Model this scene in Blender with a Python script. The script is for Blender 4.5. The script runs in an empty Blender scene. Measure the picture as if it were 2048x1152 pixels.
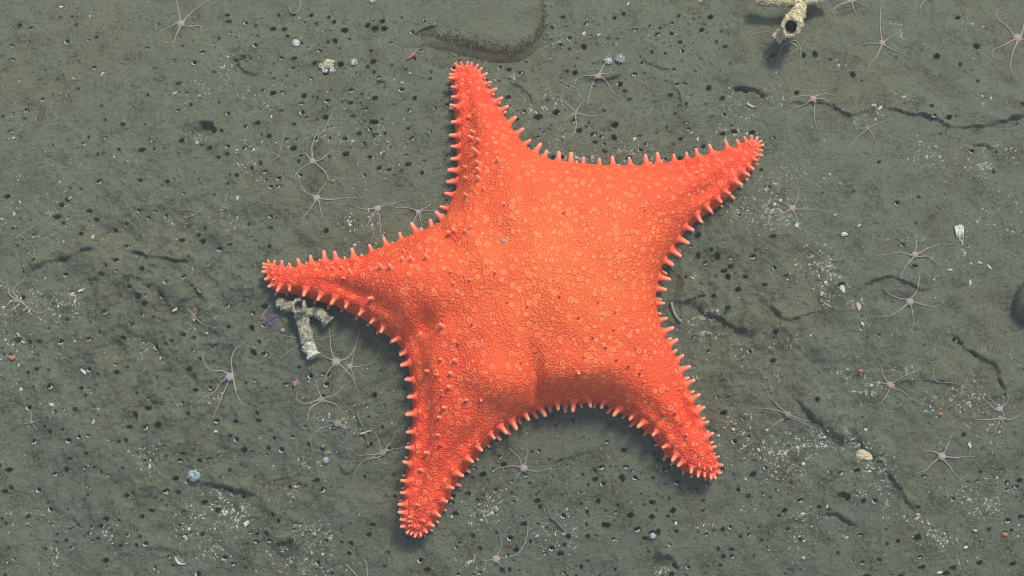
import bpy, math, random
import numpy as np
from mathutils import Vector, Matrix, noise as mnoise
from mathutils.geometry import delaunay_2d_cdt
from mathutils.bvhtree import BVHTree

random.seed(7)
rng = np.random.default_rng(11)
SC = bpy.context.scene
COL = SC.collection

# ------------------------------------------------------------------ camera, light, exposure
K = 0.00025                       # metres per design unit (1 unit = 1 pixel of the 2048 px photo on the seabed)
TILT = math.radians(14)
LENS, SENSOR = 50.0, 36.0
DIST = 1024 / (SENSOR / 2 / LENS)  # design units
CAM = Vector((0, -DIST * math.sin(TILT), DIST * math.cos(TILT)))
cd = bpy.data.cameras.new('camera')
cd.lens, cd.sensor_width, cd.clip_start, cd.clip_end = LENS, SENSOR, 0.01, 200
cam = bpy.data.objects.new('camera', cd)
cam.location = CAM * K
cam.rotation_euler = (TILT, 0, 0)
COL.objects.link(cam)
SC.camera = cam

SUN_DIR = Vector((0.34, 0.58, 1.0)).normalized()      # towards the light
world = bpy.data.worlds.new('World')
SC.world = world
world.use_nodes = True
wn = world.node_tree
bg = wn.nodes['Background']
sky = wn.nodes.new('ShaderNodeTexSky')
sky.sky_type = 'NISHITA'
sky.sun_disc = False
sky.sun_elevation = math.asin(SUN_DIR.z)
sky.sun_rotation = math.atan2(SUN_DIR.x, SUN_DIR.y)
wn.links.new(sky.outputs[0], bg.inputs[0])
bg.inputs[1].default_value = 0.145
sd = bpy.data.lights.new('sun', 'SUN')
sd.energy = 2.65
sd.angle = math.radians(13.0)
sd.color = (1.0, 0.97, 0.82)
sun = bpy.data.objects.new('sun', sd)
sun.rotation_euler = SUN_DIR.to_track_quat('Z', 'Y').to_euler()
sun.location = (0.5, 0.8, 2)
COL.objects.link(sun)
SC.view_settings.view_transform = 'Standard'
SC.view_settings.look = 'None'
SC.view_settings.exposure = 0.48
SC.view_settings.gamma = 1.0
SC.cycles.filter_width = 1.1
SC.view_settings.use_curve_mapping = False

# ------------------------------------------------------------------ helpers
def ray(px, py):
    f = DIST
    d = Vector((px - 1024, 576 - py, -f))
    c, s = math.cos(TILT), math.sin(TILT)
    return Vector((d.x, d.y * c - d.z * s, d.y * s + d.z * c)).normalized()

def at_z(px, py, z):
    d = ray(px, py)
    t = (z - CAM.z) / d.z
    return CAM + d * t

def vnoise_table(seed):
    return np.random.default_rng(seed).uniform(-1, 1, (256, 256))
def vnoise(x, y, tab):
    xi, yi = np.floor(x).astype(int), np.floor(y).astype(int)
    fx, fy = x - xi, y - yi
    fx, fy = fx * fx * fx * (fx * (fx * 6 - 15) + 10), fy * fy * fy * (fy * (fy * 6 - 15) + 10)
    a, b = tab[xi & 255, yi & 255], tab[(xi + 1) & 255, yi & 255]
    c, d = tab[xi & 255, (yi + 1) & 255], tab[(xi + 1) & 255, (yi + 1) & 255]
    return (a * (1 - fx) + b * fx) * (1 - fy) + (c * (1 - fx) + d * fx) * fy

def base_z(y):                     # seabed bent into a low rise to imitate the lamp's falloff
    y = np.asarray(y, float)
    a = np.abs(y)
    R = 900.0
    return np.where(a < R, -0.00024 * a * a, -0.00024 * R * R - 0.06 * (a - R)) if True else 0

def smooth_path(pts, step=3.0, closed=False):
    P = [Vector(p) for p in pts]
    n = len(P)
    out = []
    rngi = range(n if closed else n - 1)
    for i in rngi:
        p0 = P[(i - 1) % n] if (closed or i > 0) else P[0] * 2 - P[1]
        p1, p2 = P[i], P[(i + 1) % n]
        p3 = P[(i + 2) % n] if (closed or i + 2 < n) else P[-1] * 2 - P[-2]
        m = max(2, int((p2 - p1).length / step))
        for k in range(m):
            t = k / m
            out.append(0.5 * ((2 * p1) + (p2 - p0) * t + (2 * p0 - 5 * p1 + 4 * p2 - p3) * t * t + (3 * p1 - p0 - 3 * p2 + p3) * t ** 3))
    if not closed:
        out.append(P[-1].copy())
    return out

class MB:
    def __init__(self):
        self.v, self.f, self.a = [], [], []
    def add(self, vs, fs, attr=None):
        o = len(self.v)
        self.v += [tuple(p) for p in vs]
        self.f += [tuple(i + o for i in f) for f in fs]
        self.a += list(attr) if attr is not None else [0.0] * len(vs)
    def tube(self, pts, radii, n=6, cap=True, rough=0.0, seed=0):
        vs, fs, at = [], [], []
        m = len(pts)
        up = Vector((0, 0, 1))
        for i, p in enumerate(pts):
            t = (pts[min(i + 1, m - 1)] - pts[max(i - 1, 0)])
            t = t.normalized() if t.length > 1e-9 else Vector((1, 0, 0))
            if i == 0:                                    # carry one frame along the tube so it never twists
                s = t.cross(up if abs(t.z) < 0.95 else Vector((0, 1, 0))).normalized()
            else:
                if t.dot(tp) < 0: t = -t
                s = (s - t * s.dot(t)).normalized()
            tp = t
            u = s.cross(t).normalized()
            for k in range(n):
                a = 2 * math.pi * k / n
                dvec = s * math.cos(a) + u * math.sin(a)
                r = radii[i]
                if rough:
                    r *= 1 + rough * mnoise.noise(p * 0.09 + dvec * 1.3 + Vector((seed, 0, 0))) + rough * 0.6 * mnoise.noise(p * 0.3 + dvec * 3)
                vs.append(p + dvec * r)
                at.append(i / max(1, m - 1))
        for i in range(m - 1):
            for k in range(n):
                k2 = (k + 1) % n
                fs.append((i * n + k, i * n + k2, (i + 1) * n + k2, (i + 1) * n + k))
        if cap is True:
            fs.append(tuple(range(n - 1, -1, -1)))
        if cap:
            fs.append(tuple((m - 1) * n + k for k in range(n)))
        self.add(vs, fs, at)
    def blob(self, c, r, seed=0, amp=0.25, freq=1.4, nu=14, nv=8, flat=None):
        vs, fs = [], []
        c, r = Vector(c), Vector(r)
        for j in range(nv + 1):
            th = math.pi * j / nv
            for i in range(nu):
                ph = 2 * math.pi * i / nu
                d = Vector((math.sin(th) * math.cos(ph), math.sin(th) * math.sin(ph), math.cos(th)))
                k = 1 + amp * mnoise.noise(d * freq + Vector((seed * 3.1, seed * 1.7, 0)))
                vs.append(c + Vector((d.x * r.x, d.y * r.y, d.z * r.z)) * k)
        for j in range(nv):
            for i in range(nu):
                i2 = (i + 1) % nu
                fs.append((j * nu + i, (j + 1) * nu + i, (j + 1) * nu + i2, j * nu + i2))
        self.add(vs, fs)

def mesh_from(name, v, f, attr=None, origin=(0, 0, 0), smooth=True):
    me = bpy.data.meshes.new(name)
    V = (np.asarray(v, float) - np.asarray(origin, float)) * K
    me.from_pydata(V.tolist(), [], f)
    if attr is not None:
        a = me.attributes.new('tip', 'FLOAT', 'POINT')
        a.data.foreach_set('value', np.asarray(attr, np.float32))
    if smooth:
        me.polygons.foreach_set('use_smooth', [True] * len(me.polygons))
    me.update()
    return me

def link(name, me, mat, parent=None, loc=None):
    o = bpy.data.objects.new(name, me)
    if mat is not None and not me.materials:
        me.materials.append(mat)
    COL.objects.link(o)
    if parent is not None:
        o.parent = parent
    if loc is not None:
        o.location = Vector(loc) * K
    return o

def build(name, mb, mat, parent=None, origin=(0, 0, 0), smooth=True, part=False):
    """thing: object placed at origin; part: mesh in the frame of its parent, whose world origin is `origin`"""
    me = mesh_from(name, mb.v, mb.f, mb.a, origin, smooth)
    return link(name, me, mat, parent, None if parent is not None else origin)

def tag(o, label=None, cat=None, group=None, kind=None):
    for k, v in (('label', label), ('category', cat), ('group', group), ('kind', kind)):
        if v:
            o[k] = v
    return o

def empty(name, loc, label, cat, group=None):
    o = bpy.data.objects.new(name, None)
    o.empty_display_size = 0.005
    o.location = Vector(loc) * K
    COL.objects.link(o)
    return tag(o, label, cat, group)

# ------------------------------------------------------------------ materials
class NT:
    def __init__(self, name, rough=0.8, spec=0.3):
        self.m = bpy.data.materials.new(name)
        self.m.use_nodes = True
        self.t = self.m.node_tree
        self.b = self.t.nodes['Principled BSDF']
        self.b.inputs['Roughness'].default_value = rough
        self.b.inputs['Specular IOR Level'].default_value = spec
    def n(self, kind, **kw):
        nd = self.t.nodes.new(kind)
        for k, v in kw.items():
            if k.startswith('i_'):
                nd.inputs[k[2:].replace('_', ' ')].default_value = v
            else:
                setattr(nd, k, v)
        return nd
    def l(self, a, b):
        self.t.links.new(a, b)
    def coord(self):
        tc = self.n('ShaderNodeTexCoord')
        mp = self.n('ShaderNodeMapping')
        mp.inputs['Scale'].default_value = (1 / K,) * 3
        self.l(tc.outputs['Object'], mp.inputs['Vector'])
        return mp.outputs[0]
    def noise(self, vec, size, detail=4, rough=0.55):
        nd = self.n('ShaderNodeTexNoise')
        nd.inputs['Scale'].default_value = 1.0 / size
        nd.inputs['Detail'].default_value = detail
        nd.inputs['Roughness'].default_value = rough
        self.l(vec, nd.inputs['Vector'])
        return nd.outputs['Fac']
    def voro(self, vec, size, feature='F1', rnd=1.0):
        nd = self.n('ShaderNodeTexVoronoi', feature=feature)
        nd.inputs['Scale'].default_value = 1.0 / size
        nd.inputs['Randomness'].default_value = rnd
        self.l(vec, nd.inputs['Vector'])
        return nd
    def ramp(self, fac, stops, interp='LINEAR'):
        r = self.n('ShaderNodeValToRGB')
        r.color_ramp.interpolation = interp
        e = r.color_ramp.elements
        while len(e) < len(stops):
            e.new(0.5)
        for el, (p, c) in zip(e, stops):
            el.position = p
            el.color = (*c, 1) if isinstance(c, tuple) else (c, c, c, 1)
        self.l(fac, r.inputs[0])
        return r.outputs[0]
    def mix(self, fac, a, b, mode='MIX'):
        x = self.n('ShaderNodeMix', data_type='RGBA', blend_type=mode)
        for sock, v in ((x.inputs[0], fac), (x.inputs[6], a), (x.inputs[7], b)):
            if isinstance(v, (int, float)):
                sock.default_value = v
            elif isinstance(v, tuple):
                sock.default_value = (*v, 1)
            else:
                self.l(v, sock)
        return x.outputs[2]
    def math(self, op, a, b=0.0, clamp=False):
        x = self.n('ShaderNodeMath', operation=op, use_clamp=clamp)
        for sock, v in ((x.inputs[0], a), (x.inputs[1], b)):
            if isinstance(v, (int, float)):
                sock.default_value = v
            else:
                self.l(v, sock)
        return x.outputs[0]
    def bump(self, h, dist, strength=1.0, prev=None):
        x = self.n('ShaderNodeBump')
        x.inputs['Strength'].default_value = strength
        x.inputs['Distance'].default_value = dist * K
        self.l(h, x.inputs['Height'])
        if prev is not None:
            self.l(prev, x.inputs['Normal'])
        return x.outputs[0]
    def attr(self, name):
        x = self.n('ShaderNodeAttribute', attribute_name=name)
        return x.outputs['Fac']
    def done(self, color, normal=None):
        if isinstance(color, tuple):
            self.b.inputs['Base Color'].default_value = (*color, 1)
        else:
            self.l(color, self.b.inputs['Base Color'])
        if normal is not None:
            self.l(normal, self.b.inputs['Normal'])
        return self.m

def mat_seabed(name='silt', brown=0.0, dark=1.0):
    t = NT(name, 0.95, 0.1)
    v = t.coord()
    big = t.noise(v, 330, 5)
    mid = t.noise(v, 60, 6, 0.65)
    fine = t.noise(v, 8, 6, 0.78)
    c = t.mix(t.ramp(big, [(0.35, 0.0), (0.65, 1.0)]), (0.166, 0.184, 0.128), (0.174, 0.177, 0.112))
    if brown:
        c = t.mix(t.math('MULTIPLY', t.ramp(t.attr('tip'), [(0.0, 0.10), (0.8, 0.75)]), t.ramp(t.noise(v, 24, 4, 0.6), [(0.3, 0.3), (0.6, 1.0)])), c, (0.145, 0.118, 0.062))
    c = t.mix(t.ramp(mid, [(0.46, 0.0), (0.66, 0.8)]), c, (0.140, 0.127, 0.080))
    tuft_ = t.math('MULTIPLY', t.ramp(t.noise(v, 48, 3, 0.5), [(0.52, 0.0), (0.64, 1.0)]), t.ramp(t.noise(v, 6.5, 4, 0.75), [(0.42, 1.0), (0.58, 0.0)]))
    c = t.mix(t.math('MULTIPLY', tuft_, 0.78 * dark), c, (0.060, 0.052, 0.030))
    grey = t.noise(v, 120, 4, 0.6)
    c = t.mix(t.ramp(grey, [(0.50, 0.0), (0.75, 0.7)]), c, (0.164, 0.188, 0.144))
    c = t.mix(t.ramp(fine, [(0.32, 0.8), (0.49, 0.0)]), c, (0.062, 0.068, 0.048))
    sp = t.noise(v, 3.6, 3, 0.7)
    c = t.mix(t.ramp(sp, [(0.58, 0.0), (0.74, 0.6)]), c, (0.30, 0.31, 0.25))
    c = t.mix(t.ramp(t.noise(v, 5.5, 2, 0.6), [(0.26, 0.7), (0.42, 0.0)]), c, (0.070, 0.068, 0.048))
    # short dark streaks of organic matter
    mp = t.n('ShaderNodeMapping')
    mp.inputs['Scale'].default_value = (0.45, 1.5, 1)
    mp.inputs['Rotation'].default_value = (0, 0, 0.35)
    t.l(v, mp.inputs[0])
    st = t.noise(mp.outputs[0], 12, 4, 0.7)
    c = t.mix(t.ramp(st, [(0.60, 0.0), (0.70, 0.85)]), c, (0.060, 0.060, 0.044))
    h = t.math('ADD', t.math('MULTIPLY', fine, 1.0), t.math('MULTIPLY', sp, 0.45))
    nrm = t.bump(h, 8.5, 1.0)
    return t.done(c, nrm)

def mat_star():
    t = NT('orange_skin', 0.62, 0.25)
    v = t.coord()
    ctr = t.attr('tip')
    big = t.noise(v, 95, 5, 0.62)
    c0 = t.mix(ctr, (0.88, 0.072, 0.019), (0.97, 0.178, 0.032))
    c = t.mix(t.ramp(big, [(0.35, 0.0), (0.7, 0.55)]), c0, (0.92, 0.086, 0.022))
    c = t.mix(t.ramp(t.noise(v, 38, 5, 0.65), [(0.56, 0.0), (0.74, 0.35)]), c, (0.98, 0.26, 0.11))
    # large round plates with a pale rim, small granules packed between them
    wob = t.n('ShaderNodeTexNoise')
    wob.inputs['Scale'].default_value = 1 / 16
    t.l(v, wob.inputs['Vector'])
    w2 = t.n('ShaderNodeVectorMath', operation='MULTIPLY_ADD')
    w2.inputs[1].default_value = (4, 4, 4)
    t.l(wob.outputs['Color'], w2.inputs[0]); t.l(v, w2.inputs[2])
    v1 = t.voro(w2.outputs[0], 16.0, 'F1', 0.8)
    d1 = v1.outputs['Distance']
    size = t.n('ShaderNodeSeparateColor'); t.l(v1.outputs['Color'], size.inputs[0])
    rr = t.math('MULTIPLY_ADD', size.outputs[0], 0.14); rr.node.inputs[2].default_value = 0.28
    q = t.math('DIVIDE', d1, rr)
    plate = t.ramp(q, [(0.0, 0.62), (0.45, 0.72), (0.78, 1.0), (1.0, 0.0)])
    rim = t.ramp(q, [(0.50, 0.0), (0.70, 1.0), (0.92, 1.0), (1.0, 0.0)])
    core = t.ramp(q, [(0.0, 1.0), (0.45, 0.8), (0.66, 0.0)])
    e2 = t.voro(w2.outputs[0], 4.7, 'F1', 0.9).outputs['Distance']
    gran = t.ramp(e2, [(0.0, 1.0), (0.28, 0.9), (0.62, 0.0)])
    e1 = t.ramp(q, [(0.94, 1.0), (1.02, 0.0), (1.14, 0.0), (1.2, 1.0)])
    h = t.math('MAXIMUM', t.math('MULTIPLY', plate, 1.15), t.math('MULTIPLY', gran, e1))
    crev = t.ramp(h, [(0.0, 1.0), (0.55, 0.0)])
    c = t.mix(t.math('MULTIPLY', crev, 0.50), c, (0.46, 0.030, 0.016))  # red skin between plates, also darkened as crevice shade put into the colour
    c = t.mix(t.math('MULTIPLY', core, 0.30), c, (0.62, 0.055, 0.025))
    c = t.mix(t.math('MULTIPLY', rim, 0.42), c, (0.98, 0.32, 0.13))
    pl2 = t.math('MULTIPLY', t.ramp(size.outputs[1], [(0.6, 0.0), (1.0, 1.0)]), plate)
    c = t.mix(t.math('MULTIPLY', pl2, 0.03), c, (1.0, 0.33, 0.16))
    nrm = t.bump(h, 1.8, 0.9)
    t.b.inputs['Subsurface Weight'].default_value = 0.12
    t.b.inputs['Subsurface Radius'].default_value = (0.002, 0.0006, 0.0003)
    t.b.inputs['Subsurface Scale'].default_value = 0.5
    return t.done(c, nrm)

def mat_tip(name, a, b, p0=0.1, p1=0.8, rough=0.55, amp=0.15, size=6):
    t = NT(name, rough, 0.3)
    v = t.coord()
    c = t.ramp(t.attr('tip'), [(p0, a), (p1, b)])
    c = t.mix(t.ramp(t.noise(v, size, 3), [(0.35, 0.0), (0.7, amp)]), c, tuple(0.55 * x for x in a))
    return t.done(c)

def mat_mottle(name, a, b, size=8, rough=0.85, bump=2.0, lo=0.4, hi=0.62, c3=None, size3=20):
    t = NT(name, rough, 0.2)
    v = t.coord()
    nz = t.noise(v, size, 5, 0.65)
    c = t.mix(t.ramp(nz, [(lo, 0.0), (hi, 1.0)]), a, b)
    if c3:
        c = t.mix(t.ramp(t.noise(v, size3, 4), [(0.5, 0.0), (0.66, 0.9)]), c, c3)
    return t.done(c, t.bump(nz, bump, 0.8))

M = {}
M['silt'] = mat_seabed()
M['mudrock'] = mat_seabed('silt_covered_rock', 0.7, 0.5)
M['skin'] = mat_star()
M['spine'] = mat_tip('spine_skin', (0.88, 0.11, 0.045), (0.94, 0.34, 0.20), 0.15, 0.95)
M['tubercle'] = mat_tip('tubercle_skin', (0.90, 0.13, 0.045), (0.94, 0.34, 0.19), 0.15, 0.95)
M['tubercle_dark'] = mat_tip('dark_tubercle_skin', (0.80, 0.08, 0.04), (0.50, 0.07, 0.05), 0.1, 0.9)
M['brittle'] = mat_mottle('pinkish_arm', (0.325, 0.275, 0.225), (0.245, 0.22, 0.175), 7, 0.8, 0.6)
M['brittle_grey'] = mat_mottle('buried_arm', (0.25, 0.235, 0.185), (0.205, 0.20, 0.155), 7, 0.8, 0.6)
M['disc_pink'] = mat_mottle('pinkish_disc', (0.33, 0.26, 0.23), (0.25, 0.20, 0.18), 4, 0.8, 0.8)
M['disc_lilac'] = mat_mottle('lilac_disc', (0.33, 0.265, 0.265), (0.23, 0.185, 0.19), 4, 0.8, 0.8)
M['disc_red'] = mat_mottle('rosy_disc', (0.36, 0.25, 0.22), (0.27, 0.19, 0.17), 4, 0.8, 0.8)
M['disc_brown'] = mat_mottle('brown_disc', (0.25, 0.19, 0.13), (0.18, 0.15, 0.11), 4, 0.8, 0.8)
M['coral_yellow'] = mat_mottle('encrusted_coral', (0.24, 0.20, 0.12), (0.72, 0.62, 0.38), 9, 0.9, 3.5, 0.38, 0.60, (0.27, 0.18, 0.11), 20)
M['coral_grey'] = mat_mottle('weathered_coral', (0.15, 0.135, 0.085), (0.50, 0.47, 0.36), 7, 0.9, 3.0, 0.42, 0.66, (0.26, 0.22, 0.13), 22)
M['coral_crust'] = mat_mottle('yellow_crust', (0.66, 0.56, 0.33), (0.40, 0.32, 0.18), 7, 0.9, 1.0)
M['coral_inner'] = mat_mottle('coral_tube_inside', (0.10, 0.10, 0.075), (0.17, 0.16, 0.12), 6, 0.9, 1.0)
M['coral_broken'] = mat_mottle('broken_coral', (0.34, 0.32, 0.24), (0.74, 0.72, 0.60), 5, 0.9, 3.0)
M['shell'] = mat_mottle('chalky_shell', (0.62, 0.60, 0.50), (0.42, 0.40, 0.31), 6, 0.7, 1.0)
M['grit'] = mat_mottle('shell_grit', (0.60, 0.57, 0.45), (0.29, 0.27, 0.19), 14, 0.8, 0.5)
M['white'] = mat_mottle('white_polyp', (0.50, 0.53, 0.47), (0.30, 0.34, 0.31), 5, 0.7, 1.0)
M['bluish'] = mat_mottle('bluish_polyp', (0.32, 0.39, 0.40), (0.42, 0.48, 0.47), 5, 0.7, 1.0)
M['violet_grey'] = mat_mottle('violet_grey_polyp', (0.33, 0.31, 0.35), (0.24, 0.23, 0.26), 5, 0.5, 0.6)
M['tan'] = mat_mottle('tan_shell', (0.42, 0.33, 0.21), (0.56, 0.48, 0.33), 8, 0.85, 2.0)
M['orange'] = mat_mottle('orange_pebble', (0.42, 0.17, 0.07), (0.30, 0.13, 0.06), 5, 0.8, 1.0)
M['shrimp'] = mat_mottle('orange_shrimp', (0.52, 0.16, 0.08), (0.34, 0.13, 0.08), 5, 0.6, 0.6)
M['purple'] = mat_mottle('purple_sponge', (0.15, 0.085, 0.14), (0.10, 0.075, 0.10), 6, 0.9, 2.0)
M['pink'] = mat_mottle('pink_crust', (0.42, 0.22, 0.30), (0.26, 0.17, 0.20), 4, 0.9, 1.5)
M['tube_rim'] = mat_mottle('tube_lining', (0.52, 0.55, 0.50), (0.26, 0.28, 0.25), 4, 0.6, 0.5)
M['stick'] = mat_mottle('dark_stick', (0.085, 0.085, 0.07), (0.14, 0.14, 0.11), 6, 0.9, 1.5)
M['worm'] = mat_mottle('grey_worm', (0.24, 0.25, 0.25), (0.18, 0.19, 0.19), 6, 0.6, 0.5)
M['fuzz'] = mat_mottle('brown_fuzz', (0.125, 0.108, 0.062), (0.085, 0.072, 0.042), 12, 0.95, 0.5)
M['fleck'] = mat_mottle('pale_fleck', (0.46, 0.36, 0.29), (0.50, 0.22, 0.12), 3, 0.9, 0.5)
M['stone'] = mat_mottle('brown_stone', (0.15, 0.14, 0.08), (0.10, 0.095, 0.055), 10, 0.95, 3.0)

# ------------------------------------------------------------------ seabed
STEP = 1.7
def axis(lo, hi, far):
    d = list(np.arange(lo, hi + 0.1, STEP))
    s, x = STEP, lo
    left = []
    while x > -far:
        s *= 1.25; x -= s; left.append(x)
    s, x = STEP, d[-1]
    right = []
    while x < far:
        s *= 1.25; x += s; right.append(x)
    return np.array(left[::-1] + d + right), len(left), len(d)
XL, XH, YL, YH = -1180.0, 1180.0, -720.0, 780.0
ax_, x0i, nxd = axis(XL, XH, 24000)
ay_, y0i, nyd = axis(YL, YH, 24000)
GX, GY = np.meshgrid(ax_, ay_, indexing='ij')
Z = base_z(GY)
# ruggedness: more broken ground beside the starfish's side arm and along the fissures
def bumpf(cx, cy, r):
    p = at_z(cx, cy, 0)
    return np.exp(-((GX - p.x) ** 2 + (GY - p.y) ** 2) / (2 * r * r))
rugged = 0.50 + 1.4 * bumpf(330, 620, 190) + 0.6 * bumpf(640, 960, 170) + 0.7 * bumpf(1480, 620, 130) + 0.6 * bumpf(1700, 800, 200) + 0.4 * bumpf(200, 1020, 200)
for size, amp, sd_ in ((420, 9, 1), (150, 7.5, 2), (64, 6.5, 3), (30, 4.0, 4), (14, 2.1, 5), (7, 1.2, 6)):
    Z = Z + amp * rugged * vnoise(GX / size + 37.3, GY / size + 11.9, vnoise_table(sd_)) * (1.0 if size > 20 else 1.0)

def window(x, y, r):
    i0 = max(x0i, np.searchsorted(ax_, x - r)); i1 = min(x0i + nxd, np.searchsorted(ax_, x + r))
    j0 = max(y0i, np.searchsorted(ay_, y - r)); j1 = min(y0i + nyd, np.searchsorted(ay_, y + r))
    return slice(i0, i1), slice(j0, j1)

def seg_dist(px, py, A, B):
    """signed side and distance of points to segment"""
    dx, dy = B[0] - A[0], B[1] - A[1]
    L2 = dx * dx + dy * dy
    t = np.clip(((px - A[0]) * dx + (py - A[1]) * dy) / L2, 0, 1)
    qx, qy = A[0] + t * dx, A[1] + t * dy
    d = np.hypot(px - qx, py - qy)
    side = np.sign((px - A[0]) * dy - (py - A[1]) * dx)
    return d, side

def ledge(pts, step=9, crack=7, width=3.5, reach=40, jag=3.0):
    """a broken edge in the silt: upper side raised, a narrow fissure at its foot (upper = photo-up side)"""
    global Z
    P = [at_z(a, b, 0) for a, b in pts]
    P = [Vector((p.x, p.y)) for p in P]
    S = smooth_path(P, 3)
    def wob(p, k):
        return 5.0 * mnoise.noise(Vector((p.x * .045, p.y * .045, k))) + 3.5 * mnoise.noise(Vector((p.x * .13, p.y * .13, k + 5))) + 2.4 * mnoise.noise(Vector((p.x * .35, p.y * .35, k + 7)))
    S = [Vector((p.x + wob(p, 1), p.y + wob(p, 9))) for p in S]
    reach *= 0.8; width *= 0.42; crack *= 0.8; step *= 1.15
    xs = [p.x for p in S]; ys = [p.y for p in S]
    pad = reach * 2.2
    i0, i1 = np.searchsorted(ax_, min(xs) - pad), np.searchsorted(ax_, max(xs) + pad)
    j0, j1 = np.searchsorted(ay_, min(ys) - pad), np.searchsorted(ay_, max(ys) + pad)
    gx, gy = GX[i0:i1, j0:j1], GY[i0:i1, j0:j1]
    D = np.full(gx.shape, 1e9); SD = np.zeros(gx.shape); T = np.zeros(gx.shape)
    n = len(S)
    for k in range(n - 1):
        d, s = seg_dist(gx, gy, S[k], S[k + 1])
        m = d < D
        D[m] = d[m]; SD[m] = s[m]; T[m] = k / (n - 1)
    fade = np.clip(np.minimum(T, 1 - T) * 6, 0, 1)
    if S[-1].x > S[0].x:
        SD = -SD
    up = np.clip(SD * D / 2.2 * 0.5 + 0.5, 0, 1)
    Z[i0:i1, j0:j1] += fade * step * up * np.exp(-(D / reach) ** 2) * (0.75 + 0.5 * vnoise(gx / 25, gy / 25, vnoise_table(21)))
    gap = np.clip(0.12 + 1.5 * vnoise(gx / 19 + 3.3, gy / 19, vnoise_table(22)) + 0.5 * vnoise(gx / 6, gy / 6, vnoise_table(23)), 0, 1.25)
    Z[i0:i1, j0:j1] -= fade * crack * gap * np.exp(-(D / width) ** 2)

LEDGES = [
 ([(1567,199),(1590,194),(1630,190),(1665,193),(1680,205),(1705,218),(1735,210),(1765,204)], 9, 6, 3, 30),
 ([(1768,195),(1800,206),(1850,217),(1880,225),(1900,238),(1925,245),(1980,243),(2010,235),(2048,224),(2100,212)], 12, 9, 3.5, 40),
 ([(45,556),(75,535),(100,523),(130,518),(165,505),(185,500),(202,504)], 12, 8, 4, 35),
 ([(240,497),(270,503),(300,512),(340,515),(370,520),(395,535),(415,547)], 11, 8, 4.5, 30),
 ([(170,560),(200,552),(215,540)], 6, 4, 3, 20),
 ([(365,556),(385,570),(403,592)], 6, 9, 5, 22), ([(305,605),(318,630),(336,645)], 6, 8, 5, 22),
 ([(325,662),(330,690),(350,708)], 7, 9, 6, 24), ([(340,598),(355,606),(372,598)], 7, 7, 4, 18),
 ([(390,690),(430,686),(470,690)], 6, 6, 4, 20), ([(145,625),(160,627)], 4, 4, 3, 14),
 ([(1340,602),(1360,607),(1380,600),(1400,594),(1425,596)], 12, 5, 3, 30),
 ([(1385,612),(1410,625),(1440,640),(1475,655),(1510,664)], 13, 8, 4, 28),
 ([(1395,565),(1415,575),(1428,596)], 5, 6, 4, 22),
 ([(1530,608),(1555,625),(1580,642),(1610,632),(1645,620)], 11, 6, 3.5, 30),
 ([(1700,597),(1725,575),(1750,562),(1780,560),(1815,572),(1840,580),(1862,576)], 10, 6, 3.5, 28),
 ([(1902,660),(1905,672),(1920,683),(1945,705),(1970,720),(1995,735),(2005,760),(2018,795)], 9, 12, 5.5, 34),
 ([(1572,778),(1590,800),(1620,830),(1650,855),(1690,875),(1725,885),(1750,905),(1775,932),(1790,955),(1812,978),(1828,1002),(1852,1032)], 11, 9, 5, 40),
 ([(442,84),(465,105),(480,122),(512,132)], 7, 6, 4.5, 20),
 ([(1020,152),(1045,162),(1060,176),(1064,195)], 6, 7, 4.5, 20),
 ([(1290,85),(1300,100),(1320,112),(1348,122)], 5, 8, 4, 16), ([(1325,135),(1350,155),(1362,170),(1368,212)], 5, 7, 3.5, 16),
 ([(1465,166),(1490,161),(1518,166),(1540,182)], 12, 14, 9, 28),
 ([(630,215),(660,200),(692,184)], 4, 6, 3, 16), ([(770,207),(795,192),(818,178)], 4, 5, 3, 16),
 ([(740,136),(756,148),(772,160)], 4, 9, 6, 16),
 ([(1100,932),(1130,916),(1175,903),(1192,912)], 6, 7, 3.5, 22), ([(1183,926),(1200,945),(1217,963)], 4, 7, 4, 14),
 ([(1310,1112),(1335,1108),(1355,1118),(1366,1138)], 10, 13, 9, 26),
 ([(505,964),(550,957),(588,946)], 7, 6, 3, 24), ([(540,1088),(575,1072),(600,1062)], 9, 8, 5, 24),
 ([(668,925),(690,941),(712,930)], 7, 6, 4, 20), ([(800,856),(770,862)], 4, 4, 4, 14),
 ([(380,968),(420,966),(460,975),(505,990)], 14, 14, 8, 34), ([(395,918),(435,910),(474,898)], 6, 6, 4, 20),
 ([(1160,146),(1190,141),(1220,138),(1248,126)], 9, 8, 5, 24),
 ([(1950,287),(1975,283),(2000,299)], 7, 9, 4, 22), ([(1790,765),(1850,758),(1905,770)], 6, 5, 3.5, 24),
 ([(110,1060),(130,1045),(118,1025)], 5, 7, 5, 18), ([(270,1100),(300,1090),(335,1105)], 6, 9, 7, 20),
 ([(1440,760),(1470,772),(1500,770)], 4, 4, 3, 16), ([(1640,1025),(1690,1030),(1726,1052)], 8, 9, 7, 20),
 ([(1390,520),(1440,505),(1480,512)], 4, 3, 3, 20),
]
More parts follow.
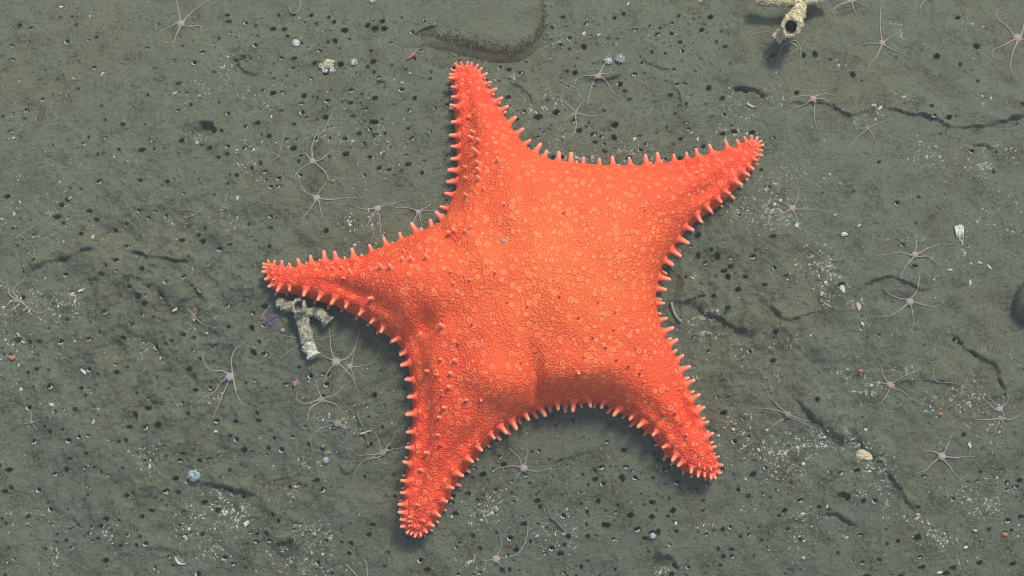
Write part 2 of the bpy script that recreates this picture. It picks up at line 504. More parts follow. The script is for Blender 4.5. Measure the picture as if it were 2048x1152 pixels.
for (cx, cy, rr_, hh) in ((1388, 578, 34, 13), (1446, 622, 34, 14), (1500, 646, 24, 9), (1590, 655, 42, 9), (300, 545, 38, 9), (235, 535, 36, 8), (350, 592, 22, 9), (410, 612, 24, 8), (325, 672, 28, 9),
                          (560, 1000, 36, 9), (560, 1070, 34, 11), (690, 875, 30, 9), (620, 760, 34, 8), (1340, 1100, 24, 9), (1690, 850, 34, 8), (1800, 560, 38, 7), (640, 350, 40, 6), (140, 1010, 40, 7)):
    q_ = at_z(cx, cy, 0)
    dd_ = np.hypot(GX - q_.x, GY - q_.y) / (rr_ * (1 + 0.35 * vnoise(GX / 30, GY / 30, vnoise_table(41))))
    Z += hh * np.clip(1.25 - dd_, 0, 0.5) / 0.5 * (0.8 + 0.3 * vnoise(GX / 14, GY / 14, vnoise_table(42)))
for a in LEDGES:
    ledge(*a)
Zs = Z.copy()                       # for resting things on: no holes

# burrow holes
HOLES = []
def dens(px, py):
    d = 0.12
    if py < 350 and 480 < px < 1480: d = 1.0
    elif py < 420 and px < 520: d = 0.42
    elif py > 900 and 960 < px < 1520: d = 0.95
    elif py > 740 and px < 960: d = 0.55
    elif px < 560: d = 0.45
    elif px > 1500 and py > 930: d = 0.42
    elif 1330 < px < 1560 and 470 < py < 600: d = 0.6
    elif px > 1560: d = 0.07
    return d
big = [(405,245,17,20),(930+3,25,5,8),(1171,64,6,14),(1113,213,7,14),(1076,223,7,14),(1231,240,7,14),(1229,268,6,12),(1215,1046,6.5,14),
       (1264,1027,5.5,12),(1308,1030,5.5,12),(1309,1062,5.5,12),(1321,1061,5.5,12),(1246,954,6,12),(1192,955,5,10),(308,848,7,14),(263,827,6,12),(250,850,5,12),
       (289,812,5,12),(1850,1072,7,14),(1812,1078,4,10),(1704,991,6,12),(1692,987,7,14),(1719,127,6,12),(1893,86,7,14),(1621,83,5.5,12),(1645,80,6,12),
       (1976,64,6,12),(1940,104,4,9),(1874,198,4,9),(679,27,6.5,14),(742,24,6.5,14),(761,24,6.5,14),(554,22,5,12),(601,175,5.5,12),(646,222,6,12),(745,233,6.5,14),
       (674,106,6.5,14),(661,53,6,12),(815,323,5,12),(1397,509,5.5,11),(1436,509,6,12),(1450,538,5,11),(1458,551,6,13),(1477,577,5,11),(1455,617,5,11),
       (230,519,5,12),(402,478,5,12),(357,474,5,12),(502,656,6,13),(453,610,5,12),(506,705,6,13),(205,621,5,12),(133,134,6,0.1),(41,210,5,11)]
for a in big:
    HOLES.append(a)
tries = 0
while len(HOLES) < 1200 and tries < 60000:
    tries += 1
    px, py = random.uniform(-20, 2068), random.uniform(-15, 1167)
    if random.random() > dens(px, py): continue
    r = random.choice((2.2, 2.6, 3.0, 3.3, 3.6, 4.0, 4.4, 4.9, 5.6))
    if any((px - h[0]) ** 2 + (py - h[1]) ** 2 < (r + h[2] + 5) ** 2 for h in HOLES): continue
    HOLES.append((px, py, r, r * random.uniform(1.6, 2.6)))
PIN = []
for _ in range(9000):
    px, py = random.uniform(-20, 2068), random.uniform(-15, 1167)
    if random.random() < dens(px, py) ** 0.7 * 0.4: PIN.append((px, py, random.choice((1.5, 1.7, 2.0, 2.3)), random.uniform(3, 5.5)))
    if len(PIN) > 1300: break
for (px, py, r, dp) in HOLES + PIN:
    p = at_z(px, py, 0)
    wi, wj = window(p.x, p.y, r * 3)
    gx, gy = GX[wi, wj] - p.x, GY[wi, wj] - p.y
    el = random.uniform(0.8, 1.1)
    wob = 1 + 0.14 * np.sin(2 * np.arctan2(gy, gx) + r * 9) + 0.08 * np.sin(5 * np.arctan2(gy, gx) + px)
    d = np.hypot(gx * el, gy / el) / (r * wob)
    Z[wi, wj] -= dp * np.clip(1.15 - d, 0, 0.45) / 0.45 
    Z[wi, wj] += min(1.6, 0.22 * r) * np.exp(-((d - 1.35) / 0.3) ** 2)

def sample(arr, x, y):
    i = min(max((x - XL) / STEP, 0), nxd - 2); j = min(max((y - YL) / STEP, 0), nyd - 2)
    a, b = int(i), int(j); fx, fy = i - a, j - b
    a += x0i; b += y0i
    return (arr[a, b] * (1 - fx) + arr[a + 1, b] * fx) * (1 - fy) + (arr[a, b + 1] * (1 - fx) + arr[a + 1, b + 1] * fx) * fy
def ground(px, py, lift=0.0):
    z = 0.0
    for _ in range(3):
        p = at_z(px, py, z + lift)
        z = float(sample(Zs, p.x, p.y))
    p = at_z(px, py, z + lift)
    return Vector((p.x, p.y, z))

nX, nY = len(ax_), len(ay_)
V = np.stack([GX, GY, Z], -1).reshape(-1, 3) * K
idx = np.arange(nX * nY).reshape(nX, nY)
F = np.stack([idx[:-1, :-1], idx[1:, :-1], idx[1:, 1:], idx[:-1, 1:]], -1).reshape(-1, 4)
me = bpy.data.meshes.new('seabed')
me.vertices.add(len(V)); me.vertices.foreach_set('co', V.ravel())
me.loops.add(F.size); me.loops.foreach_set('vertex_index', F.ravel().astype(np.int32))
me.polygons.add(len(F)); me.polygons.foreach_set('loop_start', np.arange(0, F.size, 4, dtype=np.int32))
me.polygons.foreach_set('use_smooth', np.ones(len(F), bool))
me.update(calc_edges=True); me.validate()
tag(link('seabed', me, M['silt']), kind='structure')

# ------------------------------------------------------------------ the big starfish
OUT = [(902,160),(904,148),(910,139),(922,133),(940,134),(957,142),(968,156),(978,178),(990,200),(1005,225),(1022,252),(1040,280),(1058,302),(1080,318),(1105,328),
(1140,333),(1180,335),(1220,337),(1260,337),(1300,333),(1340,327),(1380,319),(1420,308),(1455,297),(1480,288),(1497,283),(1511,285),(1519,296),(1518,312),(1510,330),
(1496,350),(1464,386),(1440,411),(1404,434),(1377,456),(1361,477),(1341,507),(1326,534),(1317,564),(1312,597),(1315,624),(1324,661),(1337,691),(1354,721),(1367,754),
(1382,788),(1394,818),(1407,848),(1419,881),(1429,908),(1437,930),(1436,947),(1424,957),(1405,954),(1387,950),(1371,943),(1357,935),(1341,918),(1326,903),(1311,883),
(1294,865),(1277,851),(1257,835),(1237,824),(1217,812),(1198,807),(1157,807),(1124,810),(1091,815),(1067,824),(1044,835),(1019,851),(995,868),(979,885),(959,908),
(942,928),(925,950),(912,968),(902,991),(889,1018),(875,1038),(865,1051),(855,1065),(845,1072),(832,1073),(816,1067),(807,1055),(804,1035),(805,1008),(807,981),
(810,955),(814,928),(819,901),(822,868),(824,835),(825,795),(822,764),(817,737),(810,711),(795,687),(779,674),(759,661),(735,644),(712,631),(692,622),(669,611),
(642,604),(612,594),(585,588),(562,586),(548,580),(538,567),(531,548),(532,533),(540,526),(552,529),(572,535),(592,533),(619,527),(645,522),(672,521),(699,519),
(729,514),(755,502),(789,489),(819,476),(845,466),(872,456),(889,441),(898,414),(907,392),(912,375),(914,350),(914,317),(911,283),(909,250),(908,217),(905,183)]
TIPS = [(930,132),(1512,288),(1432,952),(836,1073),(532,545)]
ZE = 18.0
def on_margin(px, py, z):
    zz = 0.0
    for _ in range(3):
        p = at_z(px, py, z + zz); zz = float(base_z(p.y))
    return p
bp = [on_margin(a, b, ZE) for a, b in OUT]
ring = smooth_path([Vector((p.x, p.y)) for p in bp], 2.0, closed=True)
R0 = np.array([(p.x, p.y) for p in ring])
seg = np.linalg.norm(np.roll(R0, -1, 0) - R0, axis=1)
cum = np.concatenate([[0], np.cumsum(seg)]); PER = cum[-1]
def ring_at(s):
    s = np.asarray(s) % PER
    x = np.interp(s, cum, np.append(R0[:, 0], R0[0, 0])); y = np.interp(s, cum, np.append(R0[:, 1], R0[0, 1]))
    return np.stack([x, y], -1)
NB = int(PER / 4.5)
RB = ring_at(np.arange(NB) * PER / NB)
def inside(P, poly):
    x, y = P[:, 0], P[:, 1]
    c = np.zeros(len(P), bool)
    n = len(poly)
    for i in range(n):
        x1, y1 = poly[i]; x2, y2 = poly[(i + 1) % n]
        if y1 == y2: continue
        m = (y1 > y) != (y2 > y)
        c ^= m & (x < (x2 - x1) * (y - y1) / (y2 - y1) + x1)
    return c
def nearest(P):
    D = np.empty(len(P)); Q = np.empty((len(P), 2)); S = np.empty(len(P))
    A = RB; B = np.roll(RB, -1, 0); AB = B - A; L2 = (AB ** 2).sum(1)
    for k in range(0, len(P), 1500):
        p = P[k:k + 1500][:, None, :]
        t = np.clip(((p - A) * AB).sum(2) / L2, 0, 1)
        q = A + t[..., None] * AB
        d = ((p - q) ** 2).sum(2)
        j = d.argmin(1); ii = np.arange(len(j))
        D[k:k + 1500] = np.sqrt(d[ii, j]); Q[k:k + 1500] = q[ii, j]; S[k:k + 1500] = (j + t[ii, j]) * PER / NB
    return D, Q, S
# puffed-up height: sqrt of the solution of a Poisson problem over the outline
g = 3.0
gx0, gy0 = RB.min(0) - 6; gx1, gy1 = RB.max(0) + 6
pxs, pys = np.arange(gx0, gx1, g), np.arange(gy0, gy1, g)
PX, PY = np.meshgrid(pxs, pys, indexing='ij')
mask = inside(np.stack([PX.ravel(), PY.ravel()], 1), RB).reshape(PX.shape)
U = np.zeros(PX.shape)
iu, ju = np.indices(PX.shape)
red = ((iu + ju) % 2 == 0) & mask; blk = ((iu + ju) % 2 == 1) & mask
for it in range(700):
    for mm in (red, blk):
        N = np.zeros_like(U)
        N[1:-1, 1:-1] = (U[2:, 1:-1] + U[:-2, 1:-1] + U[1:-1, 2:] + U[1:-1, :-2] + g * g) / 4
        U[mm] += 1.93 * (N[mm] - U[mm])
def usamp(P):
    i = np.clip((P[:, 0] - gx0) / g, 0, len(pxs) - 2); j = np.clip((P[:, 1] - gy0) / g, 0, len(pys) - 2)
    a, b = i.astype(int), j.astype(int); fx, fy = i - a, j - b
    return (U[a, b] * (1 - fx) + U[a + 1, b] * fx) * (1 - fy) + (U[a, b + 1] * (1 - fx) + U[a + 1, b + 1] * fx) * fy

# spine stations along the margin
tipw = np.array([(on_margin(a, b, ZE).x, on_margin(a, b, ZE).y) for a, b in TIPS])
STN = []
s = 0.0
while s < PER:
    p = ring_at(s)
    td = np.min(np.linalg.norm(tipw - p, axis=1))
    STN.append((s, td))
    s += min(28.5, 9.0 + 0.19 * td) * random.uniform(0.78, 1.22)
def outward(s):
    t = ring_at(s + 3) - ring_at(s - 3)
    n = np.array([t[1], -t[0]]); n /= np.linalg.norm(n)
    q = (ring_at(s) + n * 3)[None]
    return n if not inside(q, RB)[0] else -n
st_in = np.array([ring_at(s) - outward(s) * (13 if td > 40 else 9) for s, td in STN])
st_td = np.array([td for _, td in STN])
CREASE = [(at_z(a, b, 80), at_z(c, d, 60), dep, w) for (a, b, c, d, dep, w) in (
    (1046, 630, 1080, 815, 36, 15), (985, 765, 1012, 785, -19, 44), (1140, 745, 1200, 765, -17, 44), (770, 585, 845, 600, -13, 42), (905, 530, 960, 545, -6, 40), (960, 560, 905, 500, 5, 20), (905, 500, 872, 452, 9, 16),
    (905, 640, 850, 660, 9, 26), (850, 660, 800, 690, 20, 26), (852, 650, 846, 690, 12, 26), (842, 700, 836, 790, 10, 18), (914, 235, 918, 430, 13, 24), (975, 440, 1000, 560, 5, 24), (1215, 770, 1225, 815, 8, 20), (1085, 560, 1050, 640, 4, 30),
    (930, 800, 1005, 830, 7, 22), (1310, 560, 1250, 590, 4, 30), (985, 330, 960, 420, 4, 18))]
RIDGE = [(at_z(a, b, 90), at_z(c, d, 50), dep, w) for (a, b, c, d, dep, w) in (
    (1095, 590, 952, 165, 13, 40), (1100, 560, 1490, 300, 12, 46), (1130, 620, 1415, 930, 14, 42), (1040, 650, 835, 1050, 12, 40), (1000, 560, 550, 550, 13, 34))]
def line_field(P, A, B):
    d, _ = seg_dist(P[:, 0], P[:, 1], (A.x, A.y), (B.x, B.y))
    return d
def star_z(P, D, Q):
    """height above the ground rise made for the falloff"""
    n = P - Q; L = np.maximum(np.linalg.norm(n, axis=1), 1e-6)
    E = 9.0
    inner = Q + n / L[:, None] * np.maximum(D, E)[:, None]
    u = usamp(inner)
    u = np.where(D < E, u * D / E, u)
    h = np.sqrt(np.maximum(u, 0))
    z = 1.14 * h
    z = np.where(z > 96, 96 + (z - 96) * 0.5, z)
    ct = np.hypot(P[:, 0] - 70, P[:, 1] - 10)
    arm = np.clip((ct - 275) / 95, 0, 1)
    for A, B, dep, w in RIDGE:
        dd = line_field(P, A, B)
        z = z + dep * np.exp(-(dd / w) ** 2) * np.clip(D / 35, 0, 1) * (0.30 + 0.70 * np.clip((ct - 190) / 150, 0, 1))
    # marginal groove behind the row of edge plates
    z = z - 11.0 * arm * np.clip((h - 26) / 14, 0.12, 1) * np.exp(-((D - 33) / 11) ** 2)
    z = z + 3.5 * arm * np.exp(-((D - 13) / 8) ** 2)
    for k_, (A, B, dep, w) in enumerate(CREASE):
        if k_ == 0:                                     # the fold between the two lower lobes deepens towards the margin
            tt = np.clip(((P[:, 0] - A.x) * (B.x - A.x) + (P[:, 1] - A.y) * (B.y - A.y)) / ((B.x - A.x) ** 2 + (B.y - A.y) ** 2), 0, 1)
            dep = dep * tt ** 1.3
        z = z - dep * np.exp(-(line_field(P, A, B) / w) ** 2) * np.clip(D / 12, 0, 1)
    # swollen plates under the upper spines
    near = np.where(D < 40)[0]
    add = np.zeros(len(P))
    for k in range(len(st_in)):
        r = 5.5 + min(5.5, 0.045 * st_td[k])
        dd = np.hypot(P[near, 0] - st_in[k, 0], P[near, 1] - st_in[k, 1])
        add[near] = np.maximum(add[near], 0.70 * r * np.exp(-(dd / r) ** 2))
    z = z + add * (0.2 + 0.8 * arm)
    z = z + 3.0 * vnoise(P[:, 0] / 55, P[:, 1] / 55, vnoise_table(31)) * np.clip(D / 40, 0, 1) + 1.3 * vnoise(P[:, 0] / 22, P[:, 1] / 22, vnoise_table(32)) * np.clip(D / 25, 0, 1)
    return ZE + z + base_z(P[:, 1])
hp = []
sp_ = 5.0
rows = np.arange(gy0, gy1, sp_ * 0.866)
for r_i, yy in enumerate(rows):
    xx = np.arange(gx0, gx1, sp_) + (sp_ / 2 if r_i % 2 else 0)
    hp.append(np.stack([xx, np.full_like(xx, yy)], 1))
hp = np.concatenate(hp)
hp = hp[inside(hp, RB)]
D, Q, S_ = nearest(hp)
keep = D > 3.2
hp = hp[keep]
allp = np.concatenate([RB, hp])
res = delaunay_2d_cdt([Vector(p) for p in allp], [(i, (i + 1) % NB) for i in range(NB)], [], 1, 1e-4)
rv = np.array([(p.x, p.y) for p in res[0]])
order = [None] * NB
for i, o in enumerate(res[3]):
    for q in o:
        if q < NB: order[q] = i
D, Q, S_ = nearest(rv)
is_b = np.zeros(len(rv), bool); is_b[order] = True
D[is_b] = 0
rz = star_z(rv, D, Q)
rz[is_b] = (ZE + base_z(rv[is_b, 1]))
bodyv = np.column_stack([rv, rz])
bodyf = [tuple(f) for f in res[2]]
cen = [rv[list(f)].mean(0) for f in bodyf]
ok = inside(np.array(cen), RB)
bodyf = [f for f, k in zip(bodyf, ok) if k]
bodyf = [f if np.cross(rv[f[1]] - rv[f[0]], rv[f[2]] - rv[f[0]]) > 0 else f[::-1] for f in bodyf]
# side wall and underside rim
nv0 = len(bodyv)
wall = []
nrmB = np.array([outward(i * PER / NB) for i in range(NB)])
for inset, zz in ((3, 12), (11, 3), (26, -4)):
    pr = RB - nrmB * inset
    wall.append(np.column_stack([pr, zz + base_z(pr[:, 1])]))
bodyv = np.concatenate([bodyv] + wall)
ccw = np.sum(RB[:, 0] * np.roll(RB[:, 1], -1) - np.roll(RB[:, 0], -1) * RB[:, 1]) > 0
prev = list(order)
for k in range(3):
    cur = [nv0 + k * NB + i for i in range(NB)]
    for i in range(NB):
        j = (i + 1) % NB
        f = (prev[i], cur[i], cur[j], prev[j])
        bodyf.append(f if ccw else f[::-1])
    prev = cur
ctr = np.clip(1.15 - np.hypot(bodyv[:, 0] - 80, bodyv[:, 1] - 20) / 330, 0, 1)
SORG = Vector((70, 10, 0))
star = empty('starfish', SORG, 'large bright orange five-armed starfish with pale blunt spines along its margins, lying on the silt', 'starfish')
bm_ = mesh_from('body', bodyv, bodyf, ctr, SORG)
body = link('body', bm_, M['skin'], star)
BVH = BVHTree.FromPolygons([Vector(p) for p in bodyv], bodyf)

# one spine shape, a lathe with a flared foot and a blunt tip, unit length
def spine_shape(foot=0.50, mid=0.235, tip=0.125, n=10):
    prof = [(foot, -0.12), (foot * 0.92, 0.02), (mid * 1.25, 0.16), (mid, 0.32), (mid * 0.82, 0.58), (tip * 1.35, 0.84), (tip, 0.93), (tip * 0.55, 0.985), (0.003, 1.0)]
    vs, fs, at = [], [], []
    for r, z in prof:
        for k in range(n):
            a = 2 * math.pi * k / n
            vs.append(Vector((r * math.cos(a), r * math.sin(a), z))); at.append(max(0, z))
    for i in range(len(prof) - 1):
        for k in range(n):
            k2 = (k + 1) % n
            fs.append((i * n + k, i * n + k2, (i + 1) * n + k2, (i + 1) * n + k))
    return vs, fs, at
SPV, SPF, SPA = spine_shape()
spine_me = mesh_from('spine', SPV, SPF, SPA); spine_me.materials.append(M['spine'])
SPINES = []
def put_spine(p, d, L, w=1.0):
    SPINES.append((Vector(p), Vector(d).normalized(), L, w))
for k, (s, td) in enumerate(STN):
    n2 = outward(s); n = Vector((n2[0], n2[1], 0))
    jit = Vector((random.uniform(-.2, .2), random.uniform(-.2, .2), random.uniform(-.1, .1)))
    L = (10.5 + min(8, 0.075 * td)) * random.uniform(0.58, 0.98)
    pc = ring_at(s); armk = min(1, max(0, (math.hypot(pc[0] - 70, pc[1] - 10) - 275) / 95))
    b2 = ring_at(s) - n2 * ((3 + 6 * armk) if td > 40 else 6)
    hit = BVH.ray_cast(Vector((b2[0], b2[1], 500)), Vector((0, 0, -1)))
    if hit[0] is not None:
        L *= 1.3 - 0.3 * armk
        put_spine(hit[0] - Vector((0, 0, 1)), n + Vector((0, 0, 0.12 + 0.30 * armk if td > 40 else 0.65)) + jit, L + 3, 1.0)
    # lower row, half a step on
    s2 = s + min(28.5, 9.0 + 0.19 * td) * 0.5
    m2 = outward(s2)
    b3 = ring_at(s2) - m2 * 4.5
    put_spine(Vector((b3[0], b3[1], 9.5 + float(base_z(b3[1])))), Vector((m2[0], m2[1], -0.06)) + jit, L * 0.92, 0.95)
    if td < 42:                                       # extra crowding round the arm tips
        b4 = ring_at(s + 3) - n2 * random.uniform(13, 20)
        hit = BVH.ray_cast(Vector((b4[0], b4[1], 500)), Vector((0, 0, -1)))
        if hit[0] is not None:
            put_spine(hit[0], n * 0.7 + Vector((0, 0, 0.8)) + jit, L * 0.7, 0.9)
def spine_matrix(p, d, L, w):
    q = d.to_track_quat('Z', 'Y').to_matrix().to_4x4()
    return q @ Matrix.Diagonal((L * w * (24 / max(L, 12)) ** 0.35, L * w * (24 / max(L, 12)) ** 0.35, L, 1))
SPINES.sort(key=lambda a: -a[2])
for p, d, L, w in SPINES[:100]:
    o = bpy.data.objects.new('spine', spine_me)
    COL.objects.link(o); o.parent = star
    o.matrix_local = Matrix.Translation((p - SORG) * K) @ spine_matrix(p, d, L, w)
mb = MB()
for p, d, L, w in SPINES[100:]:
    mt = spine_matrix(p, d, L, w)
    mb.add([p + mt @ q for q in SPV], SPF, SPA)
tag(build('spine_fringe', mb, M['spine'], star, SORG), kind='stuff')

DORSAL = [(745,596,13),(765,537,14),(784,537,14),(807,522,12),(825,521,13),(855,517,13),(702,546,11),(689,556,8),(667,538,9),(655,539,8),(685,537,9),(887,654,14),(945,649,-8),
(882,719,9),(912,722,12),(917,687,-9),(857,742,9),(875,750,7),(902,748,11),(809,503,7),(902,467,13),(910,462,11),(932,464,9),(902,544,8),(907,567,8),(990,547,9),(1015,604,7),
(934,391,9),(942,456,8),(949,265,11),(945,277,12),(959,282,11),(957,308,20),(957,327,11),(959,342,11),(932,335,9),(934,357,9),(959,360,13),(997,323,12),(940,235,9),(934,253,7),(967,380,9),
(899,775,13),(885,791,-10),(890,815,11),(880,835,10),(877,870,9),(882,890,-12),(857,906,11),(844,941,11),(837,1010,8),(934,800,9),(962,800,8),(1327,826,-11),(1348,827,-11),(1363,849,-10),
(1372,856,8),(1372,870,8),(1332,780,8),(1119,594,-8),(1157,636,-9),(1186,676,-8),(1196,606,-7),(1211,696,-9),(1232,721,-9),(1256,733,-10),(1279,747,-10),(1287,764,8),(1169,714,7),(1231,624,7),
(1227,659,7),(1254,647,6),(1271,696,6),(1157,746,10),(1041,726,-7),(1127,427,-8),(1054,614,-7),(1340,380,7),(1395,350,7),(1430,345,6),(1290,420,6),(1240,500,6),(1010,410,7),(940,560,7)]
DV, DF, DA = spine_shape(0.50, 0.30, 0.15)
dm = mesh_from('tubercle', DV, DF, DA); dm.materials.append(M['tubercle'])
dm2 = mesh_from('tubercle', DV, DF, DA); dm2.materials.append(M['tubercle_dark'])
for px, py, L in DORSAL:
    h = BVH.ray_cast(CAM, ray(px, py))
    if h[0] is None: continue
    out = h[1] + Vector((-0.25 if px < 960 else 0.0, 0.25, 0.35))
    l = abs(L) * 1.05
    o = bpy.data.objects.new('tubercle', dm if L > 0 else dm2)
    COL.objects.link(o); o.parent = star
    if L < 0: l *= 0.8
    q = out.normalized().to_track_quat('Z', 'Y').to_matrix().to_4x4()
    o.matrix_local = Matrix.Translation((h[0] - SORG) * K) @ q @ Matrix.Diagonal((min(l, 13), min(l, 13), l, 1))
# pale flecks of sediment lying on its back
for i, (px, py, r) in enumerate([(1012,480,8),(1020,447,3),(1068,578,3.2),(1088,536,3.2),(1258,402,2.6),(1286,406,2.6),(1206,630,5)]):
    h = BVH.ray_cast(CAM, ray(px, py))
    mb = MB()
    for k in range(7 if r > 4 else 3):
        mb.blob(h[0] + Vector((random.uniform(-r, r) * .6, random.uniform(-r, r) * .6, 0.3)), (r * random.uniform(.25, .45), r * random.uniform(.25, .45), 1.1), seed=i * 9 + k, amp=0.5, nu=8, nv=5)
    o = build('sediment_fleck', mb, M['fleck'], None, h[0])
    tag(o, 'largest whitish fleck of sediment on the back of the orange starfish' if i == 0 else
        'tiny pale fleck of sediment lying on the back of the orange starfish', 'sediment', 'sediment flecks on the starfish')

# ------------------------------------------------------------------ brittle stars
def brittle(label, c, r, arms, disc='disc_pink', arm='brittle', w=2.3, z=0.0):
    g0 = ground(*c)
    root = empty('brittle_star', g0, label, 'brittle star', 'brittle stars on the seabed')
    mb = MB()
    a0 = random.random() * 6
    nu, nv = 20, 6
    vs, fs = [], []
    for j in range(nv + 1):
        th = math.pi / 2 * j / nv
        for i in range(nu):
            ph = 2 * math.pi * i / nu
            k = 1.08 * r * math.sin(th) * (1 + 0.09 * math.cos(5 * ph + a0)) + 0.01
            vs.append(g0 + Vector((k * math.cos(ph), k * math.sin(ph), 1.2 + z + r * 0.55 * math.cos(th) - (r * 0.10 if j == 0 else 0))))
    for j in range(nv):
        for i in range(nu):
            i2 = (i + 1) % nu
            fs.append((j * nu + i, (j + 1) * nu + i, (j + 1) * nu + i2, j * nu + i2))
    mb.add(vs, fs)
    build('disc', mb, M[disc], root, g0)
    for pts in arms:
        e0 = Vector(pts[0]) - Vector(c); e0 = Vector(c) + e0.normalized() * min(0.75 * r, 0.9 * e0.length)
        full = [(e0.x, e0.y)] + [p for p in pts if (Vector(p) - Vector(c)).length > r * 0.95 + 0.5]
        if len(full) < 2: full.append(pts[-1])
        sp = smooth_path([Vector((a, b)) for a, b in full], 3.0)
        n = len(sp)
        P3, R3 = [], []
        for i, q in enumerate(sp):
            rad = 0.72 * w * (1.0 - 0.72 * (i / n) ** 0.8) * (1.2 if i < 3 else 1)
            g1 = ground(q.x, q.y)
            P3.append(g1 + Vector((0, 0, rad * 0.45 + 0.35 + z * (1 - i / n)))); R3.append(rad)
        for _ in range(2):
            zs = [p.z for p in P3]
            for i in range(1, n - 1):
                P3[i].z = max(zs[i], (zs[i - 1] + zs[i] + zs[i + 1]) / 3)
        mb = MB(); mb.tube(P3, [q_ * (1.12 if i_ % 2 else 0.9) for i_, q_ in enumerate(R3)], 7)
        build('arm', mb, M[arm], root, g0)

